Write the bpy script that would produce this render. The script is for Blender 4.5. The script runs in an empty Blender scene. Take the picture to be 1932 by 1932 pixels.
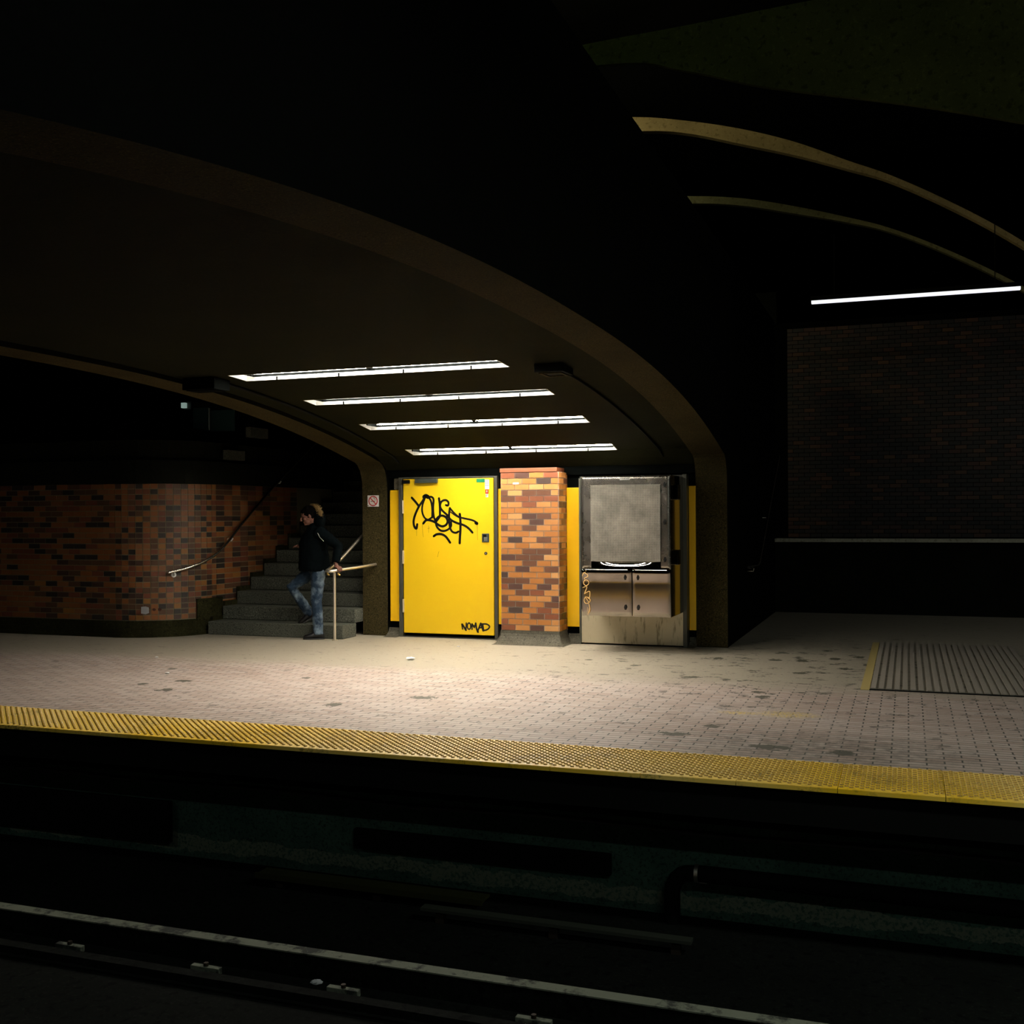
import bpy, bmesh, math, random
from mathutils import Vector, Matrix
random.seed(7)
sc = bpy.context.scene
COL = sc.collection
# ------------------------------------------------------------------ camera
PHI = math.atan(746/2065.)
fw = Vector((-math.sin(PHI), math.cos(PHI), 0)); rt = Vector((math.cos(PHI), math.sin(PHI), 0)); up = Vector((0, 0, 1))
R_ = .0055
rt2 = (rt - R_*up).normalized(); up2 = (up + R_*rt).normalized()
cd = bpy.data.cameras.new('camera'); cam = bpy.data.objects.new('camera', cd); COL.objects.link(cam)
cd.sensor_width = 36; cd.lens = 36*2065/1932.; cd.shift_y = 6/1932.; cd.clip_end = 200
m = Matrix((rt2, up2, -fw)).transposed().to_4x4(); m.translation = Vector((0, 0, 1.64)); cam.matrix_world = m
sc.camera = cam
# ------------------------------------------------------------------ world, exposure
w = bpy.data.worlds.new('world'); sc.world = w; w.use_nodes = True
w.node_tree.nodes['Background'].inputs[0].default_value = (0, 0, 0, 1)
w.node_tree.nodes['Background'].inputs[1].default_value = 0
sc.view_settings.view_transform = 'Standard'; sc.view_settings.look = 'None'
sc.view_settings.exposure = 0.0; sc.view_settings.gamma = 1.0; sc.view_settings.use_curve_mapping = False
TUBE = 51.0            # fluorescent lens strength under the vault
WIDE = 48.0             # unseen light added over the near track, lifts the platform front
STRIP = 1.1            # hanging strip lights
def area(name, loc, aim, sx, sy, power, color, spread=180):
    l = bpy.data.lights.new(name, 'AREA'); l.shape = 'RECTANGLE'; l.size = sx; l.size_y = sy; l.energy = power; l.color = color
    l.spread = math.radians(spread)
    o = bpy.data.objects.new(name, l); COL.objects.link(o); o.location = loc
    o.rotation_euler = (Vector(aim)-Vector(loc)).to_track_quat('-Z', 'Y').to_euler(); return o
# area lights added unseen behind the bridge parapet to light the high beams
area('added_beam_light', (-5.2, 12.6, 7.3), (-1.8, 15.2, 6.6), 1.6, .2, 36, (1, .86, .5))
area('added_beam_light', (-5.2, 16.6, 7.3), (-1.8, 19.2, 6.6), 1.6, .2, 14, (1, .95, .6))
area('added_beam_light', (-4.6, 8.4, 7.2), (-2.2, 11.6, 6.5), 1.2, .2, 5.0, (.75, 1, .4))

# ------------------------------------------------------------------ helpers
class MB:
    def __init__(s): s.v = []; s.f = []; s.m = []; s.sm = []
    def add(s, vs, fs, mi=0, smooth=False):
        b = len(s.v); s.v += [tuple(p) for p in vs]
        for f in fs: s.f.append(tuple(b+i for i in f)); s.m.append(mi); s.sm.append(smooth)
        return s
    def box(s, x0, x1, y0, y1, z0, z1, mi=0):
        return s.add([(x0,y0,z0),(x1,y0,z0),(x1,y1,z0),(x0,y1,z0),(x0,y0,z1),(x1,y0,z1),(x1,y1,z1),(x0,y1,z1)],
                     [(0,3,2,1),(4,5,6,7),(0,1,5,4),(1,2,6,5),(2,3,7,6),(3,0,4,7)], mi)
    def obox(s, c, ax, ay, az, hx, hy, hz, mi=0):
        c = Vector(c); ax = Vector(ax)*hx; ay = Vector(ay)*hy; az = Vector(az)*hz
        P = [c+i*ax+j*ay+k*az for k in (-1,1) for (i,j) in ((-1,-1),(1,-1),(1,1),(-1,1))]
        return s.add(P, [(0,3,2,1),(4,5,6,7),(0,1,5,4),(1,2,6,5),(2,3,7,6),(3,0,4,7)], mi)
    def loft(s, rings, mi=0, caps=True, smooth=True, closed=True):
        n = len(rings[0]); vs = [p for r in rings for p in r]; fs = []
        for i in range(len(rings)-1):
            for j in range(n if closed else n-1):
                k = (j+1) % n
                fs.append((i*n+j, i*n+k, (i+1)*n+k, (i+1)*n+j))
        s.add(vs, fs, mi, smooth)
        if caps and closed:
            s.add(rings[0], [tuple(range(n-1,-1,-1))], mi, False); s.add(rings[-1], [tuple(range(n))], mi, False)
        return s
    def tube(s, path, r, n=10, mi=0, caps=True, squash=1.0):
        P = [Vector(p) for p in path]; rings = []
        rr = r if isinstance(r, (list, tuple)) else [r]*len(P)
        t0 = (P[1]-P[0]).normalized(); u = t0.orthogonal().normalized()
        if abs(t0.z) < .95: u = (Vector((0,0,1))-t0*t0.z).normalized()
        for i, p in enumerate(P):
            t = ((P[min(i+1,len(P)-1)]-p).normalized()+(p-P[max(i-1,0)]).normalized()).normalized() if 0 < i < len(P)-1 else (P[min(i+1,len(P)-1)]-P[max(i-1,0)]).normalized()
            u = (u-t*u.dot(t)).normalized(); v = t.cross(u)
            rings.append([p+rr[i]*(math.cos(2*math.pi*k/n)*u*squash+math.sin(2*math.pi*k/n)*v) for k in range(n)])
        return s.loft(rings, mi, caps)
    def ellip(s, c, rx, ry, rz, mi=0, nu=14, nv=9, rot=None):
        c = Vector(c); rings = []
        for i in range(nv+1):
            a = -math.pi/2+math.pi*(i+.0001)/(nv+.0002)
            ring = []
            for j in range(nu):
                b = 2*math.pi*j/nu
                p = Vector((rx*math.cos(a)*math.cos(b), ry*math.cos(a)*math.sin(b), rz*math.sin(a)))
                if rot is not None: p = rot @ p
                ring.append(c+p)
            rings.append(ring)
        return s.loft(rings, mi)
    def prism_x(s, poly, x0, x1, mi=0, smooth=False):   # poly: list of (y,z)
        n = len(poly); vs = [(x0,y,z) for y,z in poly]+[(x1,y,z) for y,z in poly]
        fs = [(j, (j+1)%n, n+(j+1)%n, n+j) for j in range(n)]
        s.add(vs, fs, mi, smooth); s.add(vs[:n], [tuple(range(n-1,-1,-1))], mi); s.add(vs[n:], [tuple(range(n))], mi); return s
    def prism_y(s, poly, y0, y1, mi=0):   # poly: list of (x,z)
        n = len(poly); vs = [(x,y0,z) for x,z in poly]+[(x,y1,z) for x,z in poly]
        fs = [(j, n+j, n+(j+1)%n, (j+1)%n) for j in range(n)]
        s.add(vs, fs, mi); s.add(vs[:n], [tuple(range(n))], mi); s.add(vs[n:], [tuple(range(n-1,-1,-1))], mi); return s
    def prism_z(s, poly, z0, z1, mi=0):
        n = len(poly); vs = [(x,y,z0) for x,y in poly]+[(x,y,z1) for x,y in poly]
        fs = [(j, (j+1)%n, n+(j+1)%n, n+j) for j in range(n)]
        s.add(vs, fs, mi); s.add(vs[:n], [tuple(range(n-1,-1,-1))], mi); s.add(vs[n:], [tuple(range(n))], mi); return s
    def build(s, name, mats, parent=None, bevel=0, fix=True):
        me = bpy.data.meshes.new(name)
        org = Vector((0,0,0))
        if parent is None and s.v:      # origin at the base of a lone mesh
            xs, ys, zs = zip(*s.v); org = Vector(((min(xs)+max(xs))/2, (min(ys)+max(ys))/2, min(zs)))
        if parent is not None and 'at' in parent: org = Vector(parent['at'])
        me.from_pydata([tuple(Vector(p)-org) for p in s.v], [], s.f)
        if not isinstance(mats, (list, tuple)): mats = [mats]
        for mt in mats: me.materials.append(mt)
        me.polygons.foreach_set('material_index', s.m); me.polygons.foreach_set('use_smooth', s.sm)
        me.update()
        if fix:
            bm = bmesh.new(); bm.from_mesh(me); bmesh.ops.recalc_face_normals(bm, faces=bm.faces); bm.to_mesh(me); bm.free()
        o = bpy.data.objects.new(name, me); COL.objects.link(o)
        if parent is not None:
            o.parent = parent
            if 'at' not in parent: o.location = -Vector(parent.location)
            if parent.type == 'MESH' : o.location = org_of(parent, org)
        else: o.location = org
        if bevel:
            bv = o.modifiers.new('bevel', 'BEVEL'); bv.width = bevel; bv.segments = 2; bv.limit_method = 'ANGLE'; bv.angle_limit = math.radians(40)
        return o
def org_of(parent, org):
    # world location of the parent mesh, accumulated over its own parents (no rotations are used)
    L = Vector(parent.location); p = parent.parent
    while p is not None: L += Vector(p.location); p = p.parent
    return Vector(org)-L
def tag(o, label=None, cat=None, group=None, kind=None):
    if label: o['label'] = label
    if cat: o['category'] = cat
    if group: o['group'] = group
    if kind: o['kind'] = kind
    return o
def thing(name, label, cat, loc=(0,0,0), group=None, kind=None):
    o = bpy.data.objects.new(name, None); COL.objects.link(o); o.location = loc; o.empty_display_size = .1
    return tag(o, label, cat, group, kind)
def struct(o): o['kind'] = 'structure'; return o

# ------------------------------------------------------------------ materials
class NT:
    def __init__(s, name):
        s.m = bpy.data.materials.new(name); s.m.use_nodes = True; s.t = s.m.node_tree; s.n = s.t.nodes; s.b = s.n['Principled BSDF']
        s.tc = s.n.new('ShaderNodeTexCoord'); s.geo = s.n.new('ShaderNodeNewGeometry')
    def L(s, a, b): s.t.links.new(a, b)
    def setv(s, sock, v):
        if hasattr(v, 'is_linked') or isinstance(v, bpy.types.NodeSocket): s.L(v, sock)
        else: sock.default_value = v
    def noise(s, scale, detail=4, rough=.6, vec=None, dim='3D'):
        n = s.n.new('ShaderNodeTexNoise'); n.inputs['Scale'].default_value = scale; n.inputs['Detail'].default_value = detail; n.inputs['Roughness'].default_value = rough
        s.L(vec if vec is not None else s.geo.outputs['Position'], n.inputs['Vector']); return n.outputs['Fac']
    def scale(s, v, xyz):
        n = s.n.new('ShaderNodeMapping'); n.inputs['Scale'].default_value = xyz; s.L(v, n.inputs['Vector']); return n.outputs[0]
    def ramp(s, f, a, b, ca=(0,0,0,1), cb=(1,1,1,1)):
        n = s.n.new('ShaderNodeValToRGB'); n.color_ramp.elements[0].position = a; n.color_ramp.elements[1].position = b
        n.color_ramp.elements[0].color = ca; n.color_ramp.elements[1].color = cb; s.L(f, n.inputs[0]); return n.outputs[0]
    def mix(s, f, a, b, mode='MIX'):
        n = s.n.new('ShaderNodeMix'); n.data_type = 'RGBA'; n.blend_type = mode
        s.setv(n.inputs[0], f); s.setv(n.inputs[6], a); s.setv(n.inputs[7], b); return n.outputs[2]
    def math(s, op, a, b=0., c=0.):
        n = s.n.new('ShaderNodeMath'); n.operation = op; s.setv(n.inputs[0], a); s.setv(n.inputs[1], b); s.setv(n.inputs[2], c); return n.outputs[0]
    def xyz(s):
        n = s.n.new('ShaderNodeSeparateXYZ'); s.L(s.geo.outputs['Position'], n.inputs[0]); return n.outputs
    def bump(s, h, strength=.3, dist=.01):
        n = s.n.new('ShaderNodeBump'); n.inputs['Strength'].default_value = strength; n.inputs['Distance'].default_value = dist
        s.L(h, n.inputs['Height']); s.L(n.outputs[0], s.b.inputs['Normal'])
    def col(s, v): s.setv(s.b.inputs['Base Color'], v); return s
    def set(s, **k):
        for a, v in k.items(): s.setv(s.b.inputs[a.replace('_', ' ')], v)
        return s
def c4(r, g, b): return (r, g, b, 1)
def plain(name, c, rough=.6, metal=0., spec=.5, var=.12, vs=14):
    t = NT(name); nz = t.noise(vs, 4)
    t.col(t.mix(nz, c4(*[x*(1-var) for x in c]), c4(*[min(1, x*(1+var)) for x in c])))
    t.set(Roughness=rough, Metallic=metal); t.b.inputs['Specular IOR Level'].default_value = spec; return t.m
def speckle(name, base, light, dark, scale=260, rough=.8, stain=.5, spec=.06):
    t = NT(name); a = t.noise(scale, 2, .7); b = t.noise(scale*.6, 2, .6); c = t.noise(1.6, 5, .6)
    k = t.mix(t.ramp(a, .56, .66), c4(*base), c4(*light)); k = t.mix(t.ramp(b, .56, .66), k, c4(*dark))
    k = t.mix(t.math('MULTIPLY', t.ramp(c, .4, .7), stain), k, c4(*[x*.35 for x in base]))
    t.col(k).set(Roughness=rough); t.b.inputs['Specular IOR Level'].default_value = spec; t.bump(a, .25, .003); return t.m
M = {}
M['ceiling'] = speckle('sooty_ceiling_concrete', (.0088,.0094,.0030), (.016,.0158,.005), (.0052,.0056,.0019), 60, .9, .5)
M['arch'] = speckle('aggregate_concrete', (.036,.028,.011), (.10,.078,.033), (.012,.010,.0042), 105, .85, .45)
M['dark'] = speckle('grimy_dark_concrete', (.010,.011,.008), (.02,.02,.014), (.005,.006,.004), 60, .9, .6)
M['slab'] = speckle('dark_bridge_concrete', (.0016,.0020,.0016), (.003,.0034,.0026), (.001,.001,.001), 60, .9, .6)
M['granite'] = speckle('grey_granite', (.075,.078,.062), (.24,.25,.21), (.017,.02,.015), 100, .55, .25)
M['curb'] = speckle('mossy_concrete_curb', (.022,.021,.008), (.05,.048,.022), (.008,.008,.004), 50, .9, .8)
M['cove'] = speckle('coved_terrazzo_base', (.085,.078,.058), (.17,.155,.12), (.03,.028,.02), 70, .6, .5)
M['black'] = plain('black_paint', (.003,.0035,.003), .8, spec=.1)
M['void'] = plain('black_recess', (.0015,.002,.0018), .95, spec=.03)
M['mortar'] = plain('mortar', (.40,.35,.30), .9, var=.25, vs=60)
M['mortar_left'] = plain('old_mortar', (.17,.155,.10), .9, var=.3, vs=40)  # mortar of the left wall, darker than the pillar's
def brickmat(name, c):
    t = NT(name); a = t.noise(90, 3, .7); b = t.noise(9, 3, .6)
    k = t.mix(t.math('MULTIPLY', t.ramp(a, .5, .7), .35), c4(*c), c4(*[x*.5 for x in c])); k = t.mix(t.math('MULTIPLY', b, .5), k, c4(*[min(1, x*1.35) for x in c]))
    t.col(k).set(Roughness=.55); t.bump(a, .2, .002); return t.m
BR_SHADED = [brickmat('old_'+n_, tuple(v*.40 for v in c_)) for n_, c_ in (('orange_brick',(.46,.15,.03)),('tan_brick',(.45,.17,.05)),('red_brick',(.32,.085,.035)),('brown_brick',(.18,.075,.03)),('dark_brick',(.10,.04,.024)),('amber_brick',(.55,.23,.04)),('charcoal_brick',(.035,.022,.016)))]  # left wall bricks: the weaker light there is put into a darker colour
BRD = [brickmat('far_'+n_, tuple(v*.13 for v in c_)) for n_, c_ in (('orange_brick',(.46,.15,.03)),('tan_brick',(.45,.17,.05)),('red_brick',(.32,.085,.035)),('brown_brick',(.18,.075,.03)),('dark_brick',(.10,.04,.024)),('amber_brick',(.55,.23,.04)),('charcoal_brick',(.035,.022,.016)))]  # same bricks darker again, the far wall's dimness is in the colour
BR = [brickmat('orange_brick', (.33,.118,.021)), brickmat('tan_brick', (.40,.165,.042)), brickmat('red_brick', (.17,.046,.015)), brickmat('brown_brick', (.10,.034,.013)),
      brickmat('plum_brick', (.062,.023,.015)), brickmat('buff_brick', (.46,.22,.07)), brickmat('charcoal_brick', (.04,.02,.014))]
def yellow(name, c, rough=.38):
    t = NT(name); a = t.noise(3, 4); b = t.noise(40, 5, .7)
    k = t.mix(t.math('MULTIPLY', a, .16), c4(*c), c4(c[0], c[1]*.82, c[2])); k = t.mix(t.math('MULTIPLY', t.ramp(b, .62, .7), .12), k, c4(c[0]*.6, c[1]*.55, c[2]*.5))
    t.col(k).set(Roughness=rough); return t.m
M['yellow'] = yellow('yellow_enamel', (.78,.515,.006))
M['yellow_side'] = yellow('yellow_panel_paint', (.86,.50,.003))
t = NT('yellow_tactile_rubber'); a = t.noise(2.2, 5, .65); b = t.noise(30, 5, .75); g = t.math('MULTIPLY', t.ramp(a, .50, .62), t.ramp(b, .47, .56))
xs = t.xyz(); wear = t.math('MULTIPLY', t.ramp(t.noise(.8, 3, .5), .35, .6), .55)
k = t.mix(wear, c4(.90,.56,.02), c4(.92,.72,.30)); k = t.mix(t.math('MULTIPLY', g, .75), k, c4(.05,.045,.02)); t.col(k).set(Roughness=.42); M['tactile'] = t.m
M['dome'] = plain('shaded_amber_rubber', (.34,.19,.014), .36, var=.3, vs=25)  # dome sides: their shaded side is put into the darker amber
t = NT('brushed_stainless'); a = t.noise(5, 6, .6, t.scale(t.geo.outputs['Position'], (1, 1, 30))); b = t.noise(3, 6, .65)
t.col(t.mix(b, c4(.32,.285,.24), c4(.48,.43,.37))).set(Metallic=1.); t.setv(t.b.inputs['Roughness'], t.math('MULTIPLY_ADD', b, .06, .05)); t.bump(a, .012, .002); M['steel'] = t.m
t = NT('polished_stainless'); b = t.noise(4, 6, .6)
t.col(t.mix(b, c4(.26,.235,.20), c4(.50,.46,.41))).set(Metallic=1.); t.setv(t.b.inputs['Roughness'], t.math('MULTIPLY_ADD', b, .14, .20)); t.bump(t.noise(2.2, 2, .4), .12, .05); M['polish'] = t.m
M['mirror'] = plain('mirror_polished_stainless', (.62,.60,.57), .05, 1., var=.03)
t = NT('stained_stainless'); b = t.noise(3, 6, .65); s_ = t.noise(7, 5, .7, t.scale(t.geo.outputs['Position'], (3, 3, .5)))
k = t.mix(b, c4(.46,.40,.27), c4(.58,.52,.38)); k = t.mix(t.math('MULTIPLY', t.ramp(s_, .56, .66), .6), k, c4(.13,.11,.06)); t.col(k).set(Metallic=.75, Roughness=.5); M['kick'] = t.m
# perforated sheet: staggered round holes
t = NT('perforated_stainless'); x, y, z = t.xyz()[:3]
def holes(t, x, z, p, off):
    px = t.math('SUBTRACT', t.math('FRACT', t.math('ADD', t.math('DIVIDE', x, p), off)), .5); pz = t.math('SUBTRACT', t.math('FRACT', t.math('ADD', t.math('DIVIDE', z, p), off)), .5)
    return t.math('LESS_THAN', t.math('ADD', t.math('MULTIPLY', px, px), t.math('MULTIPLY', pz, pz)), .055)
h = t.math('MAXIMUM', holes(t, x, z, .016, 0.), holes(t, x, z, .016, .5))
b = t.noise(4, 6, .65); t.col(t.mix(h, t.mix(t.ramp(b, .35, .65), c4(.26,.245,.205), c4(.50,.465,.40)), c4(.008,.008,.007))); t.setv(t.b.inputs['Metallic'], t.math('SUBTRACT', .8, t.math('MULTIPLY', h, .8))); t.set(Roughness=.5); M['mesh'] = t.m
M['rail'] = plain('satin_steel_rail', (.88,.80,.68), .40, 1., var=.06)
M['dark_steel'] = plain('dark_steel', (.055,.055,.05), .45, .6)
M['jamb'] = plain('grey_steel_jamb', (.07,.07,.055), .45, .3)
M['white_steel'] = plain('white_enamel_steel', (.8,.8,.78), .5, var=.04)
M['paint'] = plain('black_marker_paint', (.004,.004,.004), .3, var=.2)
M['gold_paint'] = plain('gold_marker_paint', (.75,.45,.16), .5)
M['white'] = plain('white_vinyl', (.75,.74,.72), .5, var=.05)
M['red'] = plain('red_vinyl', (.42,.006,.008), .4)
M['green'] = plain('green_vinyl', (.005,.20,.08), .4)
M['grey'] = plain('grey_metal', (.16,.18,.16), .4, .4)
M['closer'] = plain('door_closer_grey', (.09,.11,.10), .35, .7)
M['paper'] = plain('torn_paper', (.5,.5,.52), .8)
M['glass_teal'] = plain('teal_glass', (.02,.05,.045), .3)
M['pit'] = speckle('pit_ballast', (.006,.007,.006), (.012,.014,.011), (.002,.002,.002), 30, .9, .6)
t = NT('damp_pit_concrete'); a = t.noise(2.0, 6, .7); b = t.noise(40, 5, .7); z = t.xyz()[2]
k = t.mix(t.ramp(a, .35, .7), c4(.035,.075,.055), c4(.075,.14,.105)); k = t.mix(t.math('MULTIPLY', t.ramp(b, .5, .62), .7), k, c4(.01,.02,.014))
line = t.math('ADD', z, t.math('MULTIPLY', t.math('SUBTRACT', a, .5), .25))     # lime crust along the foot of the wall
crust = t.math('MULTIPLY', t.math('LESS_THAN', t.math('ABSOLUTE', t.math('ADD', line, .99)), .055), t.ramp(b, .40, .52))
k = t.mix(crust, k, c4(.16,.18,.13)); t.col(k).set(Roughness=.8); t.b.inputs['Specular IOR Level'].default_value = .1; M['pitwall'] = t.m
t = NT('worn_concrete_track_edge'); a = t.noise(6, 6, .7); k = t.mix(t.ramp(a, .40, .50), c4(.02,.024,.018), c4(.15,.165,.12)); t.col(k).set(Roughness=.8); M['strip'] = t.m
M['bar'] = plain('olive_guide_bar', (.022,.024,.006), .5, .3)
M['rust'] = plain('rusty_steel', (.03,.022,.014), .6, .5)
M['jeans'] = None; M['coat'] = plain('black_parka_cloth', (.0015,.0027,.0033), .95, spec=.03); M['fur'] = None
t = NT('faded_blue_denim'); a = t.noise(5.5, 5, .6); b = t.noise(160, 2, .6)
k = t.mix(t.ramp(a, .49, .68), c4(.004,.019,.042), c4(.16,.22,.28)); k = t.mix(t.math('MULTIPLY', b, .35), k, c4(.008,.018,.04)); t.col(k).set(Roughness=.9); M['jeans'] = t.m
t = NT('tawny_fur'); a = t.noise(60, 4, .7); k = t.mix(a, c4(.04,.022,.006), c4(.26,.16,.05)); t.col(k).set(Roughness=.9); M['fur'] = t.m
M['skin'] = plain('skin', (.12,.046,.03), .7, var=.1)
M['shoe'] = plain('black_leather', (.006,.006,.007), .35)
M['sole'] = plain('black_rubber_sole', (.012,.012,.012), .7)
M['hair'] = plain('dark_hair', (.0016,.0012,.001), .9, spec=.03)
def emit(name, c, st):
    t = NT(name); t.b.inputs['Base Color'].default_value = (.8,.8,.8,1); t.b.inputs['Emission Color'].default_value = c4(*c); t.b.inputs['Emission Strength'].default_value = st; return t.m
M['lens'] = emit('lit_fluorescent_lens', (1,.93,.80), TUBE)
M['sidelens'] = emit('added_side_lens', (.95,.97,.9), 9)
M['satrail'] = plain('smooth_steel_rail', (.88,.83,.74), .22, 1., var=.03)
M['polrail'] = plain('polished_steel_rail', (.85,.82,.76), .13, 1., var=.02)
M['nearlens'] = emit('added_near_lens', (.85,1,.92), 45)
M['widelens'] = emit('added_wide_lens', (.94,1,.88), WIDE)
M['striplens'] = emit('lit_strip_lens', (.93,.95,1), STRIP)
M['bulb'] = emit('small_lit_bulb', (.5,.7,.62), .35)
# platform floor: brick pavers in front, screed behind toned darker to even out the light
t = NT('platform_paving'); pos = t.geo.outputs['Position']; x, y, z = t.xyz()[:3]
br = t.n.new('ShaderNodeTexBrick'); br.offset = .5; t.L(pos, br.inputs['Vector'])
for kx, v in (('Scale',1.),('Mortar Size',.0065),('Mortar Smooth',.3),('Bias',0.),('Brick Width',.222),('Row Height',.0745)): br.inputs[kx].default_value = v
br.inputs['Color1'].default_value = c4(.48,.405,.36); br.inputs['Color2'].default_value = c4(.38,.285,.235); br.inputs['Mortar'].default_value = c4(.035,.035,.032)
def blob(t, cx, cy, rx, ry):
    dx = t.math('DIVIDE', t.math('SUBTRACT', x, cx), rx); dy = t.math('DIVIDE', t.math('SUBTRACT', y, cy), ry)
    return t.math('SUBTRACT', 1., t.math('MINIMUM', 1., t.math('ADD', t.math('MULTIPLY', dx, dx), t.math('MULTIPLY', dy, dy))))
n1 = t.noise(1.3, 6, .62); n2 = t.noise(9, 6, .7); n3 = t.noise(3.1, 6, .7, t.scale(pos, (1, 1.7, 1)))
edge = t.math('ADD', y, t.math('MULTIPLY', t.math('SUBTRACT', n1, .5), 1.2))
far = t.ramp(t.math('DIVIDE', t.math('SUBTRACT', edge, 9.6), 2.), .35, .65)
screed = t.mix(n2, c4(.25,.22,.165), c4(.36,.32,.25))
dust = t.math('MULTIPLY', t.ramp(t.noise(.55, 4, .6), .40, .66), .35)
k = t.mix(dust, br.outputs['Color'], c4(.48,.40,.35)); k = t.mix(far, k, screed)
k = t.mix(t.math('MULTIPLY', t.ramp(n2, .45, .75), .25), k, c4(.20,.18,.15))
rz = blob(t, -1., 11.8, 4., 4.); spot = t.math('MULTIPLY', t.ramp(t.math('MULTIPLY_ADD', rz, .045, n3), .595, .612), t.ramp(n2, .47, .54)); k = t.mix(t.math('MULTIPLY', spot, t.math('ADD', .5, t.math('MULTIPLY', rz, .45))), k, c4(.045,.045,.03))
gum = t.ramp(t.noise(22, 3, .6), .655, .67); k = t.mix(t.math('MULTIPLY', gum, .8), k, c4(.05,.05,.04))
worn = t.noise(38, 4, .7)
SPOTS = [(-6.82,9.17,.10,.07),(-6.64,8.66,.09,.10),(-4.71,8.44,.075,.09),(-5.74,9.74,.06,.07),(-4.11,9.01,.12,.08),(-2.08,10.98,.11,.08),(-1.3,10.23,.06,.07),(-1.22,9.98,.08,.09),(-1.4,12.55,.08,.11),(-1.1,12.55,.07,.09),(-1.04,11.59,.08,.08),(-2.03,12.5,.06,.09),(-.4,12.42,.07,.13),(-.78,12.84,.07,.11),(-2.79,11.66,.06,.08),(-3.4,11.92,.045,.06),(-.91,13.56,.07,.09),(-1.4,13.2,.08,.09),(-.53,13.07,.07,.11),(-.62,12.04,.08,.07),(-1.65,8.09,.12,.08),(-.91,7.84,.13,.09),(-.42,7.82,.10,.08),(-1.44,8.48,.07,.07),(-7.48,9.87,.05,.07),(-7.09,8.9,.05,.08)]
warp = t.math('MULTIPLY', t.math('SUBTRACT', t.noise(11, 4, .7), .5), 2.6)
msk = None
for cx, cy, rx, ry in SPOTS:
    b_ = blob(t, cx, cy, rx*1.5, ry*1.5); msk = b_ if msk is None else t.math('MAXIMUM', msk, b_)
msk = t.math('MULTIPLY', t.ramp(t.math('ADD', msk, warp), .55, .70), t.math('MINIMUM', 1., t.math('MULTIPLY', msk, 6.)))
k = t.mix(t.math('MULTIPLY', msk, .88), k, c4(.035,.036,.02))
for cx, cy, rx, ry, colr, st in ((-1.12,9.13,.75,.32,c4(.55,.52,.50),.7), (-1.30,9.12,.22,.09,c4(.58,.42,.07),1.6), (-.93,9.16,.30,.17,c4(.58,.42,.07),1.6)):
    mk = t.math('MINIMUM', 1., t.math('MULTIPLY', t.math('MULTIPLY', blob(t, cx, cy, rx, ry), st), t.ramp(worn, .47, .60)))
    k = t.mix(mk, k, colr)
grime = t.math('MULTIPLY', t.math('MULTIPLY', t.math('ADD', blob(t, -.6, 7.9, 1.3, .75), t.math('MULTIPLY', blob(t, -2.0, 14.0, 12., .9), .55)), t.ramp(n2, .35, .6)), .65)
k = t.mix(t.math('MINIMUM', grime, .8), k, c4(.07,.068,.055))
t.col(k).set(Roughness=.62); hb = t.math('SUBTRACT', 1., t.math('MULTIPLY', br.outputs['Fac'], t.math('SUBTRACT', 1., far))); t.bump(t.math('ADD', hb, t.math('MULTIPLY', n2, .3)), .5, .004); M['paving'] = t.m

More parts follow.
